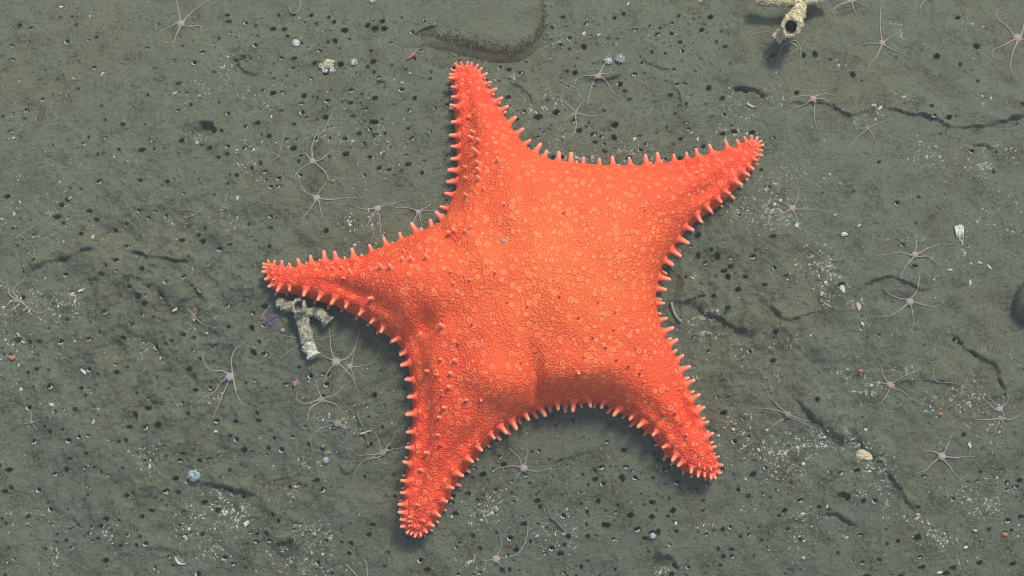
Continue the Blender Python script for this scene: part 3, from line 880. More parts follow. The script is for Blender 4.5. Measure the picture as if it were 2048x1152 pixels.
exec_list = [
('pinkish brittle star with knotted arms near the top edge, above the dark round burrow', (362,48), 8, [[(360,40),(357,20),(353,0),(351,-18)],[(368,43),(377,32),(387,22),(403,10),(420,0),(434,-9)],[(370,52),(380,54),(400,52),(404,63),(425,59),(443,55)],[(355,46),(343,52),(328,60),(315,63),(312,57),(312,37)],[(360,55),(353,70),(347,83),(337,87),(323,83),(312,75)]]),
('brittle star with looping arms on a dark tufted patch under a faint buried one', (625,323), 6, [[(625,317),(624,293),(632,270),(638,253)],[(632,323),(645,318),(655,308),(667,303),(682,303)],[(619,328),(602,337),(590,353),(588,363)],[(632,328),(649,343),(659,362),(672,359),(688,357)],[(617,315),(612,308),(600,308),(589,315),(580,318)]]),
('half-buried brittle star touching a looping neighbour, one thin arm pointing straight up', (648,262), 4, [[(655,247),(662,230),(670,216)],[(660,268),(672,275),(676,282)],[(658,258),(675,255),(690,248)],[(640,268),(636,280),(633,290)]], 'disc_brown', 'brittle_grey', 1.6),
('faint buried brittle star showing two thin arms beside a dark oval burrow', (558,313), 2.6, [[(561,298),(565,282),(570,262)],[(550,309),(540,308),(534,315),(533,326)],[(540,325),(528,334),(514,337)]], 'disc_brown', 'brittle_grey', 1.6),
('pale brittle star hanging under the white tufted polyps, arms draped downward', (1196,153), 5.5, [[(1187,152),(1167,153),(1152,160),(1151,173),(1162,197)],[(1189,158),(1181,180),(1174,210)],[(1206,157),(1217,170),(1224,183),(1244,197)],[(1204,148),(1221,147),(1237,140)],[(1200,145),(1212,122),(1222,97)]]),
('pale brittle star in the bay between two orange arms, one arm curling away below', (1151,227), 4.2, [[(1147,220),(1134,210),(1124,198),(1114,197)],[(1154,222),(1161,208),(1171,200)],[(1144,230),(1127,242)],[(1151,233),(1152,253),(1144,272),(1124,280)],[(1164,230),(1184,233),(1204,230),(1214,237)]], 'disc_brown'),
('lilac-centred brittle star with one long arm straight up, next to the pale branching coral', (1764,87), 6.5, [[(1763,80),(1760,53),(1761,20),(1766,0),(1768,-12)],[(1756,88),(1736,87),(1716,92),(1706,98)],[(1761,95),(1753,113),(1739,130),(1735,147)],[(1769,92),(1789,102),(1809,110),(1829,120)],[(1769,83),(1784,73),(1803,62)]], 'disc_lilac'),
('largest rosy brittle star with hooked arms, in the top corner far from the starfish', (2034,77), 9.5, [[(2026,70),(2013,53),(1996,40),(1993,25),(2003,15),(2016,14)],[(2024,82),(2003,93),(1986,100),(1984,112),(1996,120),(2013,122)],[(2033,87),(2024,110),(2021,140),(2036,162)],[(2043,68),(2048,47),(2052,20)],[(2043,80),(2060,84),(2080,92)]], 'disc_red', 'brittle', 2.7),
('brittle star draped over the lip of a thin crack below the pale branching coral', (1626,198), 6.5, [[(1619,202),(1608,210),(1586,217),(1568,230)],[(1629,207),(1628,230),(1634,260)],[(1636,198),(1651,200),(1664,213),(1668,230)],[(1619,193),(1599,193),(1576,200)],[(1633,192),(1653,188),(1673,193)]], 'disc_red'),
('small thin brittle star on a brown patch under the thin crack', (1734,257), 4.5, [[(1728,257),(1704,257)],[(1731,262),(1716,273),(1701,293)],[(1739,262),(1749,277),(1758,302)],[(1741,253),(1759,245),(1784,238)],[(1733,250),(1724,235)]], 'disc_brown', 'brittle', 1.8),
('brittle star cut off by the top edge, tangled thin arms hanging into view', (1704,1), 6, [[(1704,8),(1710,25),(1718,36)],[(1692,4),(1677,12),(1665,22)],[(1714,4),(1728,12),(1738,17)],[(1696,6),(1670,14),(1666,28),(1680,24)],[(1718,-4),(1730,-12)]]),
('brittle star hidden under the pale branching coral, only thin arms poking out', (1578,84), 6, [[(1590,82),(1600,95),(1602,125),(1600,140)],[(1596,96),(1580,108),(1566,112)],[(1562,95),(1552,130),(1545,152)],[(1545,66),(1515,66),(1498,72)],[(1598,92),(1612,80)]], 'disc_brown', 'brittle', 2.0),
('brittle star with arms curled upward beside heaped white grit at the edge', (33,601), 5.5, [[(28,597),(18,587),(15,571),(0,561),(-10,560)],[(34,594),(27,584),(33,571),(45,564),(52,547)],[(28,604),(31,627)],[(44,606),(75,626),(96,618),(105,598)],[(24,603),(10,615),(0,632)]], 'disc_brown'),
('small greyish brittle star on rough broken silt, midway between ledge and pale tube', (388,632), 4.5, [[(383,626),(373,617),(353,619)],[(393,629),(410,621),(432,602)],[(383,637),(363,641)],[(385,640),(370,651)],[(395,640),(410,651),(440,657)]], 'disc_brown', 'brittle_grey', 1.9),
('lilac brittle star with five long trailing arms, between the pale tube and frame edge', (460,754), 8.5, [[(465,747),(463,717),(473,697),(493,682)],[(453,747),(443,742),(423,741),(407,724),(406,702)],[(449,760),(440,768),(428,785),(405,796),(393,808)],[(457,763),(452,775),(443,795),(425,838)],[(468,762),(472,785),(483,805),(503,815)]], 'disc_lilac', 'brittle', 2.7),
('faint brittle star dusted with grit, two wavy arms showing, above the low ledge', (396,425), 2.8, [[(392,424),(377,419),(353,419),(345,414)],[(403,418),(425,405),(437,390)],[(385,432),(350,440),(325,446)]], 'disc_brown', 'brittle_grey', 1.7),
('faint buried brittle star with arms in one nearly straight diagonal line', (40,471), 2.8, [[(28,477),(15,484),(2,500)],[(55,461),(70,452),(97,433)],[(52,480),(66,495),(72,528)]], 'disc_brown', 'brittle_grey', 1.7),
('brittle star with lilac disc and splayed arms, directly above the side arm of the starfish', (633,397), 7, [[(636,389),(643,378),(655,362)],[(642,398),(660,400),(690,396),(715,396)],[(630,404),(615,425),(602,440)],[(638,404),(643,425),(656,448)],[(627,392),(612,385),(601,370),(597,352)]], 'disc_pink', 'brittle', 2.4),
('middle brittle star of three in a row above the side arm, crooked hanging arm', (755,418), 7, [[(748,417),(730,419),(712,414),(700,406),(694,396)],[(763,414),(785,408),(805,402),(815,404)],[(760,411),(775,407),(790,404)],[(750,425),(741,437),(735,452),(740,458)],[(757,426),(760,445),(762,475)]], 'disc_lilac'),
('brittle star with one arm coiled in a loop, nearest the notch beside the upright arm', (837,425), 6, [[(830,420),(815,416),(790,415),(777,408)],[(842,420),(855,414),(861,408),(856,403),(848,406)],[(843,423),(862,421),(885,422)],[(833,432),(825,447),(817,460)],[(839,432),(842,445),(845,457)]], 'disc_pink'),
('lilac brittle star beside the broken pale tube end, larger of a touching pair', (672,724), 8.5, [[(668,716),(662,700),(660,675),(657,653)],[(680,722),(697,715),(710,695),(715,675),(720,655)],[(666,731),(655,745),(647,768)],[(680,730),(693,742),(705,755),(712,770)],[(664,720),(652,715),(641,710)]], 'disc_lilac', 'brittle', 2.5),
('smaller brittle star of a touching pair, between the pale tube and the orange starfish', (700,733), 5.2, [[(703,728),(706,715),(710,695)],[(706,734),(725,732),(745,725),(758,705)],[(695,738),(683,752),(676,764)],[(703,740),(708,755),(712,775),(722,785)],[(694,730),(684,726)]], 'disc_lilac', 'brittle', 1.8),
('brittle star mostly hidden under the pale tube, arms sticking out both sides', (610,676), 5, [[(590,676),(560,670),(540,668)],[(596,692),(570,708),(548,734)],[(630,681),(660,673),(692,662)],[(622,663),(634,654),(646,644)],[(612,690),(618,706)]], 'disc_brown', 'brittle_grey', 2.0),
('greenish-grey brittle star below the touching pair, arms looped back on themselves', (642,800), 6.5, [[(636,800),(620,806),(605,808),(594,798),(592,785)],[(648,796),(665,792),(680,780),(690,768)],[(637,806),(620,818),(615,840),(600,852)],[(650,803),(670,808),(682,822),(695,830)],[(642,793),(636,780),(632,760)]], 'disc_brown', 'brittle', 2.2),
('brown dusty brittle star beside a thin dark stick', (675,847), 7.5, [[(667,850),(640,858),(622,872),(622,890),(630,903)],[(684,850),(705,858),(720,868),(735,866)],[(665,843),(640,842),(618,840),(605,848)],[(690,857),(695,872),(685,890),(665,895)]], 'disc_brown', 'brittle_grey', 2.0),
('brownish brittle star next to the lower arm of the starfish, under the dark stick', (765,906), 6.5, [[(762,898),(755,875),(745,860),(733,842)],[(757,908),(735,910),(715,910),(703,898)],[(772,897),(785,880),(795,860),(808,850)],[(757,915),(730,920),(715,935),(704,962)],[(772,902),(790,898),(812,894)]], 'disc_brown', 'brittle', 2.0),
('grey brittle star lying alone between the two lower arms of the starfish', (1047,936), 7.5, [[(1043,929),(1037,915),(1024,902),(1016,897)],[(1050,929),(1054,910),(1053,895),(1048,885)],[(1054,940),(1075,943),(1095,938),(1110,940),(1120,935)],[(1042,943),(1033,953),(1024,968),(1015,980)],[(1040,934),(1024,932),(1000,936),(985,940),(972,936)]], 'disc_lilac', 'brittle_grey', 2.5),
('pinkish brittle star under the lower arm tip, near the bottom edge', (992,1118), 7.5, [[(995,1108),(1002,1095),(1000,1070),(993,1045)],[(1000,1117),(1024,1113),(1045,1110)],[(985,1120),(965,1122)],[(997,1126),(1010,1138)],[(986,1125),(975,1135)]], 'disc_red', 'brittle_grey', 2.2),
('pinkish brittle star on scattered white grit off the tip of the outstretched arm', (1584,417), 6.5, [[(1577,411),(1560,403),(1536,392)],[(1589,411),(1594,398),(1597,378)],[(1591,419),(1615,419),(1635,420),(1648,427)],[(1587,425),(1594,440),(1600,462)],[(1576,421),(1560,430),(1540,434)]], 'disc_red'),
('pinkish brittle star below the chalky striped shell, upper of two lying close', (1829,510), 6.5, [[(1830,503),(1832,485),(1826,467),(1808,456)],[(1837,507),(1855,497),(1880,489),(1900,489)],[(1822,511),(1800,505),(1780,508),(1752,512)],[(1825,517),(1812,532),(1802,550),(1796,562)],[(1837,514),(1855,513),(1870,525),(1890,540)]], 'disc_red'),
('lilac-centred brittle star just below a curved crack, one arm crossing the crack', (1819,604), 7.5, [[(1822,596),(1832,585),(1837,565),(1838,550),(1830,540)],[(1827,604),(1845,610),(1870,613),(1888,605)],[(1812,600),(1795,596),(1778,588),(1765,576)],[(1812,610),(1798,622),(1775,633),(1757,634)],[(1822,612),(1825,630),(1827,650),(1818,664)]], 'disc_lilac', 'brittle', 2.4),
('rosy brittle star beside an orange pebble, with white grit around its disc', (1781,770), 7.5, [[(1774,764),(1765,750),(1760,730),(1742,712)],[(1788,764),(1805,754),(1825,745),(1838,738)],[(1773,768),(1755,766),(1725,768)],[(1779,778),(1770,795),(1757,810)],[(1788,777),(1805,783),(1815,792),(1832,803)]], 'disc_red', 'brittle', 2.3),
('muddy brown brittle star at the upper end of the long ragged fissure', (1576,829), 6.5, [[(1570,823),(1556,812),(1540,793),(1532,780)],[(1570,835),(1550,848),(1536,860),(1528,868)],[(1584,832),(1605,840),(1625,840),(1638,830)],[(1568,826),(1550,820),(1524,817),(1500,816)],[(1582,836),(1608,846),(1622,856),(1626,872)]], 'disc_brown', 'brittle', 2.1),
('upper brittle star of an overlapping pair at the foot of a dark groove', (1998,818), 6.5, [[(1990,820),(1978,808),(1970,800),(1960,785)],[(2003,812),(2008,800),(2006,790)],[(2005,815),(2015,802),(2017,790)],[(1995,810),(1985,803),(1978,790)],[(2004,824),(2007,835),(2004,846)]], 'disc_lilac'),
('lower brittle star of an overlapping pair, arms spread wide and level on grit', (2000,837), 5.2, [[(1992,838),(1970,840),(1943,838)],[(2008,838),(2025,838),(2045,825)],[(1997,843),(1991,860),(1992,872)],[(2004,843),(2012,850)]], 'disc_brown'),
('pale brittle star with a neat five-armed pose, alone below the overlapping pair', (1883,913), 7.5, [[(1887,906),(1895,890),(1900,875),(1912,864)],[(1890,913),(1910,916),(1930,913),(1950,913)],[(1876,908),(1865,903),(1848,902),(1840,893)],[(1876,918),(1862,928),(1852,940),(1832,947)],[(1887,920),(1900,935),(1915,955),(1930,962)]], 'disc_pink', 'brittle', 2.4),
('buried brittle star among dense white grit, one hooked arm showing', (1652,525), 3.4, [[(1656,521),(1680,519),(1687,505),(1680,490)],[(1643,515),(1620,497),(1596,482)],[(1650,532),(1655,555),(1650,575)]], 'disc_brown', 'brittle_grey', 1.7),
('buried brittle star showing a single bent arm above the rosy one', (1878,764), 2.6, [[(1872,762),(1866,757),(1868,735),(1881,718)],[(1885,765),(1905,766),(1922,770)]], 'disc_brown', 'brittle_grey', 1.8),
('tiny whitish brittle star in the lower corner, smallest and far from any other', (63,845), 3.2, [[(63,840),(64,822)],[(68,843),(90,840)],[(57,846),(42,848),(38,835)],[(60,851),(54,870)],[(68,851),(75,862)]], 'disc_brown', 'brittle', 1.5),
]
for a in exec_list:
    brittle(*a)

# loose threads: single thin worm-like strands lying on the silt
for i, (lab, pts) in enumerate([
  ('thin pale thread curving beside bottom edge burrows between the lower arms', [(1056,1052),(1053,1075),(1042,1100),(1028,1112),(1018,1112)]),
  ('thin pale thread looping near the top edge by dark burrows', [(602,0),(600,15),(592,27),(583,26),(577,14)]),
  ('thin pale thread at the bottom edge under the side arm', [(690,1128),(700,1137),(712,1150),(718,1160)]),
  ('thin pale thread rising straight from the bottom edge', [(727,1118),(733,1130),(735,1155)]),
  ('thin pale thread standing alone below the orange-tipped side arm end', [(524,640),(528,628),(540,612)]),
  ('pale thread by the striped ledge at the side of the frame', [(1862,0),(1850,2),(1842,10),(1838,20)])]):
    P3 = [ground(q.x, q.y) + Vector((0, 0, 1.8)) for q in smooth_path([Vector(p) for p in pts], 3)]
    mb = MB(); mb.tube(P3, [1.5] * len(P3), 6)
    tag(build('worm_thread', mb, M['brittle_grey'], None, P3[0]), lab, 'worm', 'pale threads on the silt')
P3 = [ground(q.x, q.y) + Vector((0, 0, 5)) for q in smooth_path([Vector(p) for p in [(1342,606),(1346,622),(1352,634),(1361,645)]], 2)]
mb = MB(); mb.tube(P3, [3.0] * len(P3), 8)
tag(build('worm', mb, M['worm'], None, P3[0]), 'smooth grey worm emerging from under the inner margin of the starfish', 'worm')

# ------------------------------------------------------------------ coral tubes
def hollow(mb_out, mb_in, pts, radii, open_end=True, n=22, rough=0.12, seed=0, wallt=0.72, depth=0.5):
    P = smooth_path([Vector(p) for p in pts], 3)
    m = len(P)
    R = list(np.interp(np.linspace(0, 1, m), np.linspace(0, 1, len(radii)), radii))
    if open_end:
        te = (P[-1] - P[-3]).normalized()
        mb_out.tube(P + [P[-1] + te * 1.2, P[-1] + te * 0.8, P[-1] - te * 1.0], R + [R[-1] * 0.93, R[-1] * (wallt + 0.06), R[-1] * wallt * 0.97], n, cap=False, rough=rough, seed=seed)
    else:
        mb_out.tube(P, R, n, cap=False, rough=rough, seed=seed)
    if open_end:
        t = (P[-1] - P[-3]).normalized()
        P2 = [P[-1 - k] for k in range(0, max(3, int(m * depth)))]
        R2 = [R[-1] * wallt] + [R[-1 - k] * wallt for k in range(1, max(3, int(m * depth)))]
        mb_in.tube(P2, R2, n, cap='end', rough=rough * 0.6, seed=seed)

def w3(px, py, h):
    g0 = ground(px, py, h)
    return Vector((g0.x, g0.y, g0.z + h))

# pale branching coral at the top, held off the bottom by a stem beyond the frame
c0 = ground(1600, 10)
coral = empty('coral', c0, 'pale yellowish branching coral tubes with an open mouth, rising at the top edge', 'coral')
CORV, CORF, HOL = [], [], []
def coral_piece(root, c, name, pts, radii, seed, mo, mi, open_end=True, **kw):
    ob, ib = MB(), MB()
    hollow(ob, ib, pts, radii, open_end, seed=seed, **kw)
    o_ = len(CORV); CORV.extend(ob.v); CORF.extend([tuple(q + o_ for q in f) for f in ob.f]); HOL.extend([False] * len(ob.f))
    o_ = len(CORV); CORV.extend(ib.v); CORF.extend([tuple(q + o_ for q in f) for f in ib.f]); HOL.extend([True] * len(ib.f))
    b_ = build(name, ob, mo, root, c)
    if open_end:
        build('hollow', ib, mi, b_, c)
    return b_
def crust(root, c, area, n, mat):
    global CORV, CORF, HOL
    bv = BVHTree.FromPolygons([Vector(q) for q in CORV], CORF)
    mb = MB()
    for k in range(n):
        px, py = random.uniform(area[0], area[2]), random.uniform(area[1], area[3])
        if mnoise.noise(Vector((px * .07, py * .07, 3))) < random.uniform(-.5, .4): continue
        h_ = bv.ray_cast(CAM, ray(px, py))
        if h_[0] is None or HOL[h_[2]]: continue
        q_ = min(3.2, random.lognormvariate(0.25, .4))
        mb.blob(h_[0], (q_, q_ * random.uniform(.6, 1), q_ * .7), seed=k, amp=.8, freq=2, nu=6, nv=4)
    build('crust', mb, mat, root, c)
    CORV, CORF, HOL = [], [], []
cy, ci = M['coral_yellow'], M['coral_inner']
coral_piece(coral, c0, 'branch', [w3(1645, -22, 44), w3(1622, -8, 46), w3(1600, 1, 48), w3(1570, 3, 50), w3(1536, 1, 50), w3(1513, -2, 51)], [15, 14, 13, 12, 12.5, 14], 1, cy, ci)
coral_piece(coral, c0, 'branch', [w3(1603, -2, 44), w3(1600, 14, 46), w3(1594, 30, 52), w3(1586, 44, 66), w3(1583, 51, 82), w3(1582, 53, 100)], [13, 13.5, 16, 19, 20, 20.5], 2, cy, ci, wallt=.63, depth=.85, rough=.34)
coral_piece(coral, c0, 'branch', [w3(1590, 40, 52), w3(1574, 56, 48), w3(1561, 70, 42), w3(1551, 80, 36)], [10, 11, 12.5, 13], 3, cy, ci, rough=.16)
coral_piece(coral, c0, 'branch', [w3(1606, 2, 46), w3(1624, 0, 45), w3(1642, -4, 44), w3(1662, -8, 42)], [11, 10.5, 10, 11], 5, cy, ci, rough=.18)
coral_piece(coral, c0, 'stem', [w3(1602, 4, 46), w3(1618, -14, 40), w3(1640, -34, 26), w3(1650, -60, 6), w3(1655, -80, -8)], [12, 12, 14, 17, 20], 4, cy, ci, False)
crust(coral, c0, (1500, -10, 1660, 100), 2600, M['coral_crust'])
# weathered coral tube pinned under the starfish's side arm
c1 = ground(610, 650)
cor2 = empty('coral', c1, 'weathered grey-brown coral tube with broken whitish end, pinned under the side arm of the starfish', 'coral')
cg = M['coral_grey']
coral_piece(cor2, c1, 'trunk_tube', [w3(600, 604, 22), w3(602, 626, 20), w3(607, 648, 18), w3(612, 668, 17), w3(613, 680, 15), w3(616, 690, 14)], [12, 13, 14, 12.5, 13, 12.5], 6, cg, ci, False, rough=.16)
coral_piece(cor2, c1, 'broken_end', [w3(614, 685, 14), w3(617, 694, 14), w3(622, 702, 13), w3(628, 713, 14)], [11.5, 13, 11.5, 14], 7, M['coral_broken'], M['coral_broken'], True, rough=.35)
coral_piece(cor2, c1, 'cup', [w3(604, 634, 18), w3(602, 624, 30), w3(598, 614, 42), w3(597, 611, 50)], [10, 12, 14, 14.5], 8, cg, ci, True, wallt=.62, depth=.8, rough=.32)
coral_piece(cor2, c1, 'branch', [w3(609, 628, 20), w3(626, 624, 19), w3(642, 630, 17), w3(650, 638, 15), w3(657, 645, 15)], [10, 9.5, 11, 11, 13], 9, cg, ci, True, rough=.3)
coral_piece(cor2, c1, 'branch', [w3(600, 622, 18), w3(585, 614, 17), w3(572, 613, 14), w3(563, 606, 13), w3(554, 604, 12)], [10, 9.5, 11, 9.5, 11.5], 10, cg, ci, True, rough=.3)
crust(cor2, c1, (540, 585, 680, 725), 1700, M['coral_broken'])

# ------------------------------------------------------------------ rocks
def slab(name, out_px, mat, label, cat, hscale, cap, gentle=None):
    gentle = smooth_path([Vector((at_z(a, b, 0).x, at_z(a, b, 0).y)) for a, b in gentle], 8) if gentle else None
    P = smooth_path([Vector((at_z(a, b, 0).x, at_z(a, b, 0).y)) for a, b in out_px], 6, closed=True)
    poly = np.array([(p.x, p.y) for p in P])
    st = 5.0
    xs = np.arange(poly[:, 0].min(), poly[:, 0].max(), st); ys = np.arange(poly[:, 1].min(), poly[:, 1].max(), st)
    X, Y = np.meshgrid(xs, ys)
    q = np.stack([X.ravel(), Y.ravel()], 1)
    q = q[inside(q, poly)]
    A = poly; B = np.roll(poly, -1, 0); AB = B - A; L2 = (AB ** 2).sum(1) + 1e-9
    t = np.clip(((q[:, None] - A) * AB).sum(2) / L2, 0, 1)
    d = np.sqrt(((q[:, None] - (A + t[..., None] * AB)) ** 2).sum(2)).min(1)
    k = d > 3
    q, d = q[k], d[k]
    n = len(poly)
    r = delaunay_2d_cdt([Vector(p) for p in np.concatenate([poly, q])], [(i, (i + 1) % n) for i in range(n)], [], 1, 1e-4)
    dall = np.concatenate([np.zeros(n), d])
    vs, at = [], []
    for i, p in enumerate(r[0]):
        dd = dall[r[3][i][0]] if r[3][i] else 0
        h = cap * (1 - math.exp(-hscale * dd / cap))
        du = min((p - q_).length for q_ in gentle) if gentle else 0
        if gentle: h *= 1 - math.exp(-0.022 * du)
        at.append(max(0.0, 1 - dd / 34) * (1 if not gentle else min(1, du / 40)))
        h += 2.6 * mnoise.noise(Vector((p.x * .02, p.y * .02, 3))) * min(1, dd / 20) + 0.9 * mnoise.noise(Vector((p.x * .07, p.y * .07, 8))) * min(1, dd / 10)
        vs.append(Vector((p.x, p.y, float(sample(Zs, p.x, p.y)) - 3 + h)))
    fs = [tuple(f) for f in r[2]]
    fs = [f if (r[0][f[1]] - r[0][f[0]]).cross(r[0][f[2]] - r[0][f[0]]) > 0 else f[::-1] for f in fs]
    mb = MB(); mb.add(vs, fs, at)
    o = build(name, mb, M[mat], None, (poly[:, 0].mean(), poly[:, 1].mean(), 0))
    return tag(o, label, cat)
slab('rock', [(726,69),(786,55),(812,44),(838,24),(856,4),(872,-22),(920,-60),(1020,-75),(1085,-50),(1092,0),(1090,40),(1078,72),(1052,95),(1020,106),(985,104),(955,96),(925,88),(905,82),(880,76),(850,70),(815,74),(770,74)],
     'mudrock', 'smooth tongue-shaped rock coated in brown silt at the top edge above the upright arm', 'rock', 1.7, 32, [(724,69),(788,56),(812,44),(838,24),(856,4),(872,-22),(920,-60)])
fr = MB()
edge = smooth_path([Vector(p) for p in [(800,70),(850,70),(905,82),(955,96),(1020,106),(1052,95),(1078,72),(1090,40),(1092,4)]], 1.6)
rockob = bpy.data.objects['rock']
rbv = BVHTree.FromPolygons([(v_.co + rockob.location) / K for v_ in rockob.data.vertices], [tuple(p_.vertices) for p_ in rockob.data.polygons])
for e in edge:
    for _ in range(4):
        h_ = rbv.ray_cast(CAM, ray(e.x + random.gauss(0, 4), e.y - abs(random.gauss(0, 10)) + 2))
        if h_[0] is None: continue
        d1 = (h_[1] * 0.7 + Vector((random.uniform(-1, 1), random.uniform(-1, .2), random.uniform(0, .6)))) * random.uniform(1.5, 4)
        d2 = d1 + Vector((random.uniform(-1, 1), random.uniform(-1, .5), random.uniform(-.8, .3))) * 4
        fr.tube([h_[0], h_[0] + d1, h_[0] + d2], [.8, .65, .35], 4)
build('silt_fringe', fr, M['fuzz'], rockob, rockob.location / K)
mb = MB()
arc = smooth_path([Vector(p) for p in [(828, 68), (846, 58), (866, 54), (884, 57), (898, 66), (906, 78)]], 3)
P3 = [ground(q.x, q.y) + Vector((0, 0, 1 + 6 * math.sin(math.pi * i / len(arc)))) for i, q in enumerate(arc)]
mb.tube(P3, [2.6 + 1.0 * math.sin(i * 0.9) ** 2 for i in range(len(P3))], 7, rough=0.4)
tag(build('tube_casing', mb, M['mudrock'], None, P3[0]), 'thin arched mud casing along the lower lip of the silt-coated rock', 'worm tube')
cst = ground(2064, 606)
mb = MB(); mb.blob(cst + Vector((0, 0, 18)), (38, 42, 40), seed=3, amp=0.35, nu=30, nv=18)
tag(build('stone', mb, M['stone'], None, cst), 'dark brown stone cut off by the side edge of the photo', 'stone')

# ------------------------------------------------------------------ small sessile animals
def tuft(label, px, py, r, mat, ntent=60, hgt=0.6, tl=0.5, cat='anemone', name='anemone', core=None, group=None):
    g0 = ground(px, py)
    root = empty(name, g0, label, cat, group)
    mb = MB(); mb.blob(g0 + Vector((0, 0, r * hgt * 0.6)), (r * 0.72, r * 0.72, r * hgt), seed=int(px), amp=0.25)
    build('column', mb, M[core or mat], root, g0)
    mb = MB()
    for k in range(ntent):
        ph = random.uniform(0, 2 * math.pi); th = math.acos(random.uniform(0.05, 1))
        d = Vector((math.sin(th) * math.cos(ph), math.sin(th) * math.sin(ph), math.cos(th) * hgt + 0.15)).normalized()
        b = g0 + Vector((d.x * r * .6, d.y * r * .6, r * hgt * (0.6 + 0.9 * d.z)))
        e = b + d * r * tl * random.uniform(.7, 1.2)
        mb.tube([b, b * .4 + e * .6, e], [r * .075 + .3, r * .06 + .25, .25], 5)
    build('tentacle_crown', mb, M[mat], root, g0)
tuft('round bluish-white polyp with dark shadow, alone among burrows near the top edge', 592, 88, 12, 'white', 40, 0.45, 0.25)
tuft('small fuzzy white polyp next to the encrusted shell cluster', 708, 126, 8, 'white', 50, 0.5, 0.5)
tuft('bright white tufted polyp perched on a small ledge above a brittle star', 1240, 120, 10, 'white', 70, 0.6, 0.5)
tuft('dull greenish-white polyp on the ledge beside the bright tufted one', 1216, 123, 11, 'tube_rim', 40, 0.35, 0.35)
tuft('fluffy pale blue ball polyp beside a dark hollow in the lower silt', 390, 952, 13, 'bluish', 120, 0.75, 0.4)
tuft('smooth pale blue polyp among dense burrows below the starfish', 1305, 1072, 8, 'bluish', 40, 0.6, 0.2)
tuft('soft violet-grey polyp below the dusty brown brittle star', 652, 921, 9, 'violet_grey', 24, 0.6, 0.2)
tuft('tiny bluish polyp beside the lower arm of the starfish', 903, 1034, 4, 'bluish', 16, 0.6, 0.2)
tuft('pale polyp cut off by the top edge', 745, 2, 8, 'white', 30, 0.5, 0.3)
tuft('small hazy white polyp beside the purple sponge', 566, 661, 6, 'violet_grey', 24, 0.6, 0.3)
g0 = ground(655, 133)
bar = empty('barnacle', g0, 'whitish encrusted shell cluster with a tan ringed centre, among burrows', 'barnacle')
for k, (dx, dy, r) in enumerate([(2, 4, 10), (-11, -2, 8), (11, -8, 9), (-5, -9, 7), (8, 6, 8)]):
    mb = MB(); c = g0 + Vector((dx, dy, 2))
    if k == 0:
        for rr, zz in ((9, 3.5), (6, 4.5), (3.2, 5)):
            ringp = [c + Vector((rr * math.cos(a), rr * math.sin(a), zz)) for a in np.linspace(0, 2 * math.pi, 22)]
            mb.tube(ringp, [1.5] * 22, 6, rough=0.3)
        mb.blob(c, (9, 9, 3.5), seed=k)
    else:
        for q in range(16):
            mb.blob(c + Vector((random.uniform(-r, r) * .7, random.uniform(-r, r) * .7, 1)), (random.uniform(1.4, 3.2), random.uniform(1.4, 3.2), 2.2), seed=q, amp=.5, nu=7, nv=5)
    build('shell_plate', mb, M['tan'] if k == 0 else M['white'], bar, g0)
def lump(name, label, cat, px, py, r, mat, n=14, z=1.0, group=None):
    g0 = ground(px, py)
    mb = MB()
    for k in range(n):
        a, q = random.uniform(0, 6.28), random.random() ** .6
        mb.blob(g0 + Vector((q * r * math.cos(a), q * r * math.sin(a), 1.2 * z)), (r * random.uniform(.2, .42), r * random.uniform(.2, .42), r * .3 * z), seed=k + int(px), amp=.5, nu=9, nv=6)
    return tag(build(name, mb, M[mat], None, g0), label, cat, group)
lump('sponge', 'dull purple sponge patch under the spiny tip of the side arm', 'sponge', 545, 644, 15, 'purple', 18, 0.8)
lump('sponge', 'small speckled pink crust beside the greenish brittle star', 'sponge', 592, 765, 7, 'pink', 14, 0.8)
for (px, py, r, lab) in [(25,716,7,'oval orange pebble by the white grit at the side edge'),(1721,742,5.5,'orange-brown pebble beside the rosy brittle star'),(1880,829,5,'small orange fragment above the lone pale brittle star'),
                   (2009,1069,6,'round orange pebble in the lower corner grit'),(222,470,3.5,'tiny orange pebble above the low ledge'),(1470,849,4.5,'orange fragment on the grit beside the lower arm tip')]:
    g0 = ground(px, py); mb = MB(); mb.blob(g0 + Vector((0, 0, r * .35)), (r, r * .7, r * .6), seed=int(px), amp=.3, nu=14, nv=9)
    tag(build('pebble', mb, M['orange'], None, g0), lab, 'pebble', 'orange pebbles and fragments')
P3 = [ground(q.x, q.y) + Vector((0, 0, 4)) for q in smooth_path([Vector(p) for p in [(831, 106), (826, 111), (820, 116), (813, 120)]], 2)]
sh = empty('shrimp', P3[0], 'small translucent orange shrimp resting among burrows above the upright arm', 'shrimp')
mb = MB(); mb.tube(P3, list(np.interp(np.linspace(0, 1, len(P3)), [0, .3, .7, 1], [1.2, 3.0, 2.2, .8])), 8); build('body', mb, M['shrimp'], sh, P3[0])
for sgn in (-1, 1):
    a = P3[0]; mb = MB(); mb.tube([a, a + Vector((6, 4 + 3 * sgn, 0)), a + Vector((12, 5 + 6 * sgn, -2))], [.5, .4, .25], 4); build('antenna', mb, M['shrimp'], sh, P3[0])
